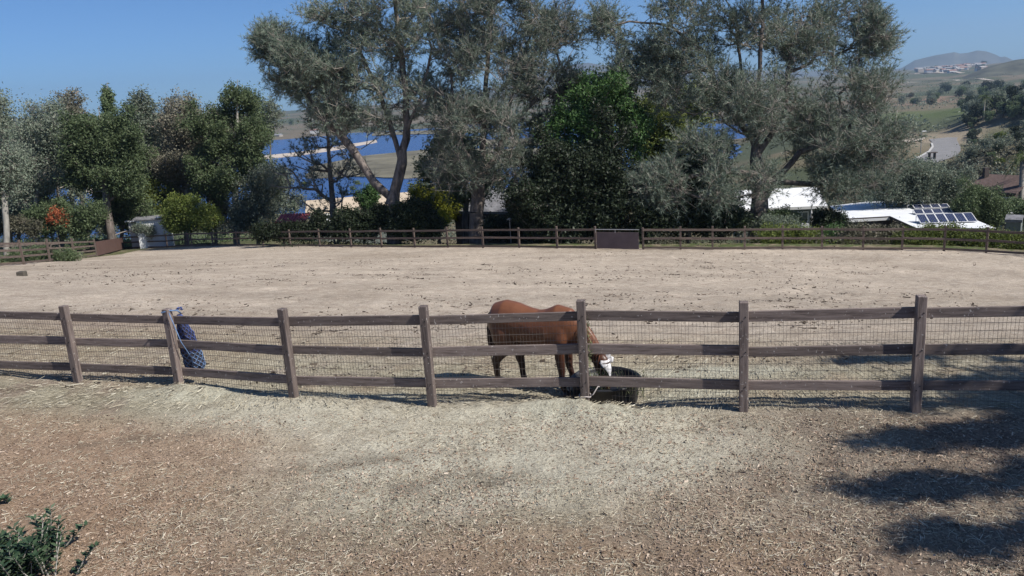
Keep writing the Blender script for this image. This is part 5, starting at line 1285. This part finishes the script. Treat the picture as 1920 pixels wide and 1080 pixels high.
bands = [ # (n, x0,x1,y0,y1, kinds, scale, where, group)
    (52, 1800, 1960, 190, 245, (0, 1, 3, 3), (.55, .9), 'in the wood on the right hillside', 'trees of the right hillside wood'),
    (34, 1815, 1960, 245, 320, (1, 3, 3, 0, 2), (.26, .46), 'on the brushy slope above the brown house', 'trees on the slope above the brown house'),
    (38, 1745, 1960, 172, 194, (0, 1, 3), (1.0, 1.5), 'in the band beyond the green field', 'trees in the band beyond the green field'),
    (12, 1690, 1760, 188, 198, (1, 5, 0), (.7, 1.0), 'along the edge of the green field', 'trees along the green field edge'),
    (16, 1790, 1830, 240, 275, (0, 3), (.30, .48), 'crowding the bend of the road', 'trees beside the road bend'),
    (40, 1770, 1900, 285, 335, (6, 6, 6), (.5, 1.3), 'on the bank above the roofs', 'scrub clumps on the bank above the roofs'),
    (22, 1640, 1735, 300, 345, (0, 1, 2), (.28, .45), 'behind the branches of the right pine', 'trees behind the right pine'),
    (26, 1640, 1712, 225, 290, (6, 6, 1), (.25, .6), 'left of the road', 'scrub clumps left of the road'),
    (20, 1716, 1850, 114, 130, (0, 3), (1.0, 1.8), 'among the far estate houses', 'trees among the far estate houses'),
    (22, -40, 560, 214, 246, (0, 1, 3), (1.0, 1.9), 'on the hills beyond the lagoon', 'distant trees beyond the lagoon'),
    (14, 560, 1120, 200, 236, (0, 1, 5), (.8, 1.4), 'on the far shore seen through the pines', 'distant trees seen through the pines'),
    (16, 470, 700, 345, 400, (0, 1, 2), (.35, .6), 'on the slope between the beige house and the lagoon', 'trees on the slope above the lagoon'),
    (16, 960, 1110, 310, 380, (0, 1, 5), (.35, .6), 'below the middle pine', 'trees on the slope below the middle pine'),
    (22, 120, 480, 385, 420, (0, 1, 2, 3), (.4, .7), 'filling in behind the left grove', 'trees filling in behind the left grove'),
]
LOOK = ['green round', 'grey green', 'small olive', 'dark', 'tall grey', 'dry brown', 'low dry scrub']
for (n, x0, x1, y0, y1, kinds, sc, where, group) in bands:
    for k in range(n):
        x = rf.uniform(x0, x1); y = rf.uniform(y0, y1); q, t = hit(x, y)
        if t > 6000: q = P(x, y, 3900); q.z = tz(q.x, q.y)
        s_ = rf.uniform(*sc)
        a_, b_ = proj(Vector((q.x, q.y, ZR)))
        if t < 60 or (1700 < a_ < 1808 and 250 < b_ < 312): continue
        ki = rf.choice(kinds); side = ('at left', 'left of middle', 'right of middle', 'at right')[min(3, int((x-x0)/(x1-x0)*4))]
        deep = 'nearer' if y > (y0+y1)/2 else 'farther'; big = 'large' if s_ > (sc[0]+sc[1])/2 else 'small'
        put(ki, (q.x, q.y, gz(q.x, q.y)-.2), s_, ' '.join(('%s %s %s %s, %s, %s' % (big, LOOK[ki], 'bush' if ki == 6 else 'tree', where, side, deep)).split()[:16]), group, rf.uniform(0, 6), 'bush' if ki == 6 else 'tree')
for i, o in enumerate(protos):
    if i not in used:
        for ch in list(o.children): bpy.data.objects.remove(ch)
        bpy.data.objects.remove(o)
def clumps(name, spots, hr, mat, label, seed, n=26, size=.2):
    rg_ = np.random.default_rng(seed); Vs = []; C = np.array(spots); m_ = len(C); h = rg_.uniform(hr[0], hr[1], m_)
    z = gzv(C[:, 0], C[:, 1]); O = np.stack([C[:, 0], C[:, 1], z+h*.35], 1)
    O = np.repeat(O, n, 0)+rg_.normal(size=(m_*n, 3))*np.repeat(h, n)[:, None]*np.array([.5, .5, .30])
    V, F, t = leaves(O, 1, 0.0, size, rg_)
    s_ = np.repeat(np.repeat(h, n), 3)[:, None]/hr[1]; c_ = np.repeat(O, 3, 0); V = c_+(V-c_)*s_
    tag(link(name, npmesh(name, V, F, M[mat], False, {'tint': ('FACE', 'FLOAT', t)})), label, kind='stuff')
def spots(n, x0, x1, d0, d1, seed, f=None, thr=.44):
    r_ = np.random.default_rng(seed); out = []
    while len(out) < n:
        px = r_.uniform(x0, x1); d = math.exp(r_.uniform(math.log(d0), math.log(d1)))
        q = P(px, 400, d); k = fbm(np.array([q.x]), np.array([q.y]), 8.0/d0 if f is None else f, 51, 3)[0]
        a_, b_ = proj(Vector((q.x, q.y, ZR)))
        if k > thr and not (1700 < a_ < 1806 and 250 < b_ < 308): out.append((q.x, q.y))
    return out
clumps('undergrowth', spots(800, -80, 520, 92, 120, 1), (.6, 1.5), 'oak', 'low green undergrowth beneath the left grove', 1, 26, .30)
clumps('undergrowth', spots(300, -80, 110, 84, 112, 12, None, 0), (.6, 1.6), 'euc', 'grey green thicket behind the reddish rail fence', 12, 26, .30)
clumps('undergrowth', spots(240, 95, 300, 95, 112, 11, None, 0), (.5, 1.4), 'oak', 'green thicket behind the left paddock fences', 11, 26, .30)
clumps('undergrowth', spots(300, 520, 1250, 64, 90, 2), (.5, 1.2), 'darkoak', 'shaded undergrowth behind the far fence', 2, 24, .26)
clumps('undergrowth', spots(650, 1230, 1990, 50.5, 60, 3, .4), (.4, 1.1), 'scrubleaf', 'dry brush along the outside of the far fence', 3, 26, .16)
clumps('undergrowth', spots(350, 1400, 1990, 50.5, 58, 4, .4), (.4, 1.0), 'lime', 'green weeds along the outside of the far fence', 4, 26, .14)
clumps('scrub', spots(1800, 1560, 2020, 95, 420, 5, .05), (1.0, 3.0), 'scrubleaf', 'dry scrub covering the hillside at the right', 5, 22, .7)
clumps('scrub', spots(1500, 1620, 2020, 95, 420, 6, .06), (1.0, 3.2), 'euc', 'grey green scrub covering the hillside at the right', 6, 22, .7)
clumps('scrub', spots(1500, 1560, 2020, 450, 2600, 7, .01), (3.0, 7.0), 'euc', 'dusky scrub dotted over the far valley', 7, 8, 2.6)
clumps('scrub', spots(700, -100, 1560, 120, 330, 8, .05), (1.5, 4), 'euc', 'scrub on the slope down to the lagoon', 8, 20, .9)
clumps('scrub', spots(1200, -100, 1560, 1500, 2900, 9, .01), (5, 11), 'oak', 'wooded scrub on the hills beyond the lagoon', 9, 8, 4)
# palms
def palm(px, py_top, q, h, fr, label, seed):
    e = empty('palm_tree', q, 0, label, 'palm tree'); r_ = random.Random(seed)
    MB().tube([(0, 0, -1), (.1, 0, h*.5), (0, 0, h)], [h*.035, h*.028, h*.03], 8).build('trunk', M['palebark'], e, smooth=True)
    for i in range(26):
        a = r_.uniform(0, 2*PI); el = r_.uniform(-.7, 1.2); mb = MB(); pts = []
        for k in range(6):
            u = k/5; pts.append(Vector((math.cos(a)*fr*u*math.cos(el*.6), math.sin(a)*fr*u*math.cos(el*.6), h+fr*(math.sin(el)*u-.9*u*u*.8))))
        side = Vector((-math.sin(a), math.cos(a), 0))
        for k in range(5):
            p0, p1 = pts[k], pts[k+1]
            for s_ in (-1, 1):
                for j in range(3):
                    b0 = len(mb.v); c = p0.lerp(p1, j/3); c2 = p0.lerp(p1, j/3+.16); tp = c.lerp(c2, .5)+side*s_*fr*.26*(1.1-k/5)+Vector((0, 0, -fr*.16))+(p1-p0)*.5
                    mb.v += [c, c2, tp]; mb.f.append([b0, b0+1, b0+2])
        mb.build('frond', M['lime'], e)
def heightto(q, py):
    h = 1.0
    while proj(Vector(q)+Vector((0, 0, h)))[1] > py and h < 60: h += .25
    return h
q, t = hit(1843, 232); palm(1843, 190, q, heightto(q, 182), 4.2, 'palm tree standing among the dark trees right of the road', 3)
q = P(1912, 380, 104); q = Vector((q.x, q.y, gz(q.x, q.y))); palm(1912, 290, q, heightto(q, 292), 2.2, 'palm tree beside the brown roofed house at the right edge', 4)

# ------------------------------------------------------------------ foreground shrub, stone, shade tree
M['shrubleaf'] = mat_leaf('glossy_shrub_leaves', (.03, .06, .035), (.08, .13, .07), (.16, .20, .13), .2, .4)
def shrub(px, py, z, label, seed, n, spreadx, hmax):
    b_ = PZ(px, py, 0); r_ = random.Random(seed); e = empty('leafy_shrub', (b_.x, b_.y, 0), 0, label, 'shrub')
    st = MB(); V = []; F = []
    for i in range(n):
        x0 = r_.gauss(0, spreadx*.4); y0 = r_.gauss(0, spreadx*.35); h = hmax*r_.uniform(.4, 1); lx = r_.gauss(.05, .14); ly = r_.gauss(.0, .14)
        pts = [Vector((x0, y0, -.05)), Vector((x0+lx*.5, y0+ly*.5, h*.55)), Vector((x0+lx, y0+ly, h))]
        st.tube(pts, [.009, .007, .003], 5)
        for k in range(26):
            u = .15+.85*k/25; c = pts[0].lerp(pts[1], u*2) if u < .5 else pts[1].lerp(pts[2], u*2-1)
            a = k*2.4+r_.random(); d_ = Vector((math.cos(a), math.sin(a), .55)).normalized(); L = r_.uniform(.06, .11); s_ = d_.cross(Vector((0, 0, 1))).normalized()*L*.27; nz = s_.cross(d_)*.35
            b0 = len(V); V += [c, c+d_*L*.5+s_+nz, c+d_*L, c+d_*L*.5-s_+nz]; F.append([b0, b0+1, b0+2, b0+3])
    st.build('stems', M['palebark'], e)
    rgx = np.random.default_rng(seed)
    link('leaves', npmesh('leaves', [tuple(v) for v in V], F, M['shrubleaf'], False, {'tint': ('FACE', 'FLOAT', rgx.random(len(F)))}), e)
shrub(20, 1085, 0, 'leafy green shrub rising into the lower left corner', 1, 95, .60, .48)
shrub(98, 1030, 0, 'upright sprig with rounded leaves beside the corner shrub', 2, 5, .10, .50)
shrub(2, 940, 0, 'small twig with a few leaves at the left edge of the foreground', 3, 3, .10, .12)
q = PZ(42, 520, -3.2); 
def drop(px, py):
    q, t = hit(px, py); return q
q = drop(42, 519); bm = MB().box((0, 0, .11), (.34, .28, .26)); o = bm.build('stone_block', mat_simple('dark_stone', (.09, .08, .065), .9, .2), bevel=.03); o.location = q
tag(o, 'small dark block lying on the left of the paddock', 'block')
# tall tree just right of the picture whose shade falls over the lower right corner
rgq = np.random.default_rng(77)
bs = np.array([17.3, 5.2, 0.0])
cls = np.vstack([ellipsoid_pts(n, c, r_2, rgq, .3) for n, c, r_2 in [(150, (16.3, 4.8, 8.5), (2.8, 2.4, 2.0)), (34, (12.5, 6.05, 7.6), (1.8, .16, .25)), (14, (13.6, 7.6, 7.9), (1.1, .3, .4)), (24, (11.3, 5.0, 7.2), (1.7, .07, .15)), (18, (10.8, 4.05, 6.9), (1.4, .06, .12)), (8, (12.6, 7.2, 7.4), (1.0, .05, .1)), (12, (13.4, 3.6, 7.4), (1.0, .2, .3)), (22, (16.9, 7.5, 9.0), (1.6, 1.0, 1.2)), (10, (13.6, 9.2, 8.2), (.9, .12, .2))]])
make_tree('shade_tree', bs, [[bs, (17.1, 5.2, 3.5), (16.8, 5.2, 7), (16.6, 5.2, 9.5)]], cls, 'oak', 'leafy tree just right of the view shading the lower right corner', seed=91, r_base=.26, twigs=8, twl=.26, nper=9, size=.12, spread=.11, step=.6)

# ------------------------------------------------------------------ haze
bm = bmesh.new(); bmesh.ops.create_cube(bm, size=1.0); me = bpy.data.meshes.new('haze'); bm.to_mesh(me); bm.free()
hz_o = link('haze', me, None, (0, 0, 0)); hz_o.scale = (21000, 21000, 560); hz_o.location = (0, 0, 205)
m = bpy.data.materials.new('thin_air'); m.use_nodes = True; nt = m.node_tree; nt.nodes.clear()
out = N(nt, 'ShaderNodeOutputMaterial'); pv = N(nt, 'ShaderNodeVolumePrincipled'); pv.inputs['Color'].default_value = (.50, .72, 1, 1); pv.inputs['Density'].default_value = 9e-5; pv.inputs['Anisotropy'].default_value = .2
nt.links.new(pv.outputs[0], out.inputs['Volume']); me.materials.append(m)
tag(hz_o, 'thin bluish air over the valley', kind='stuff')
tri = 0
for me in bpy.data.meshes:
    if me.users: tri += sum(1 for _ in ()) + len(me.loops)-2*len(me.polygons)
print('TRIS', tri)
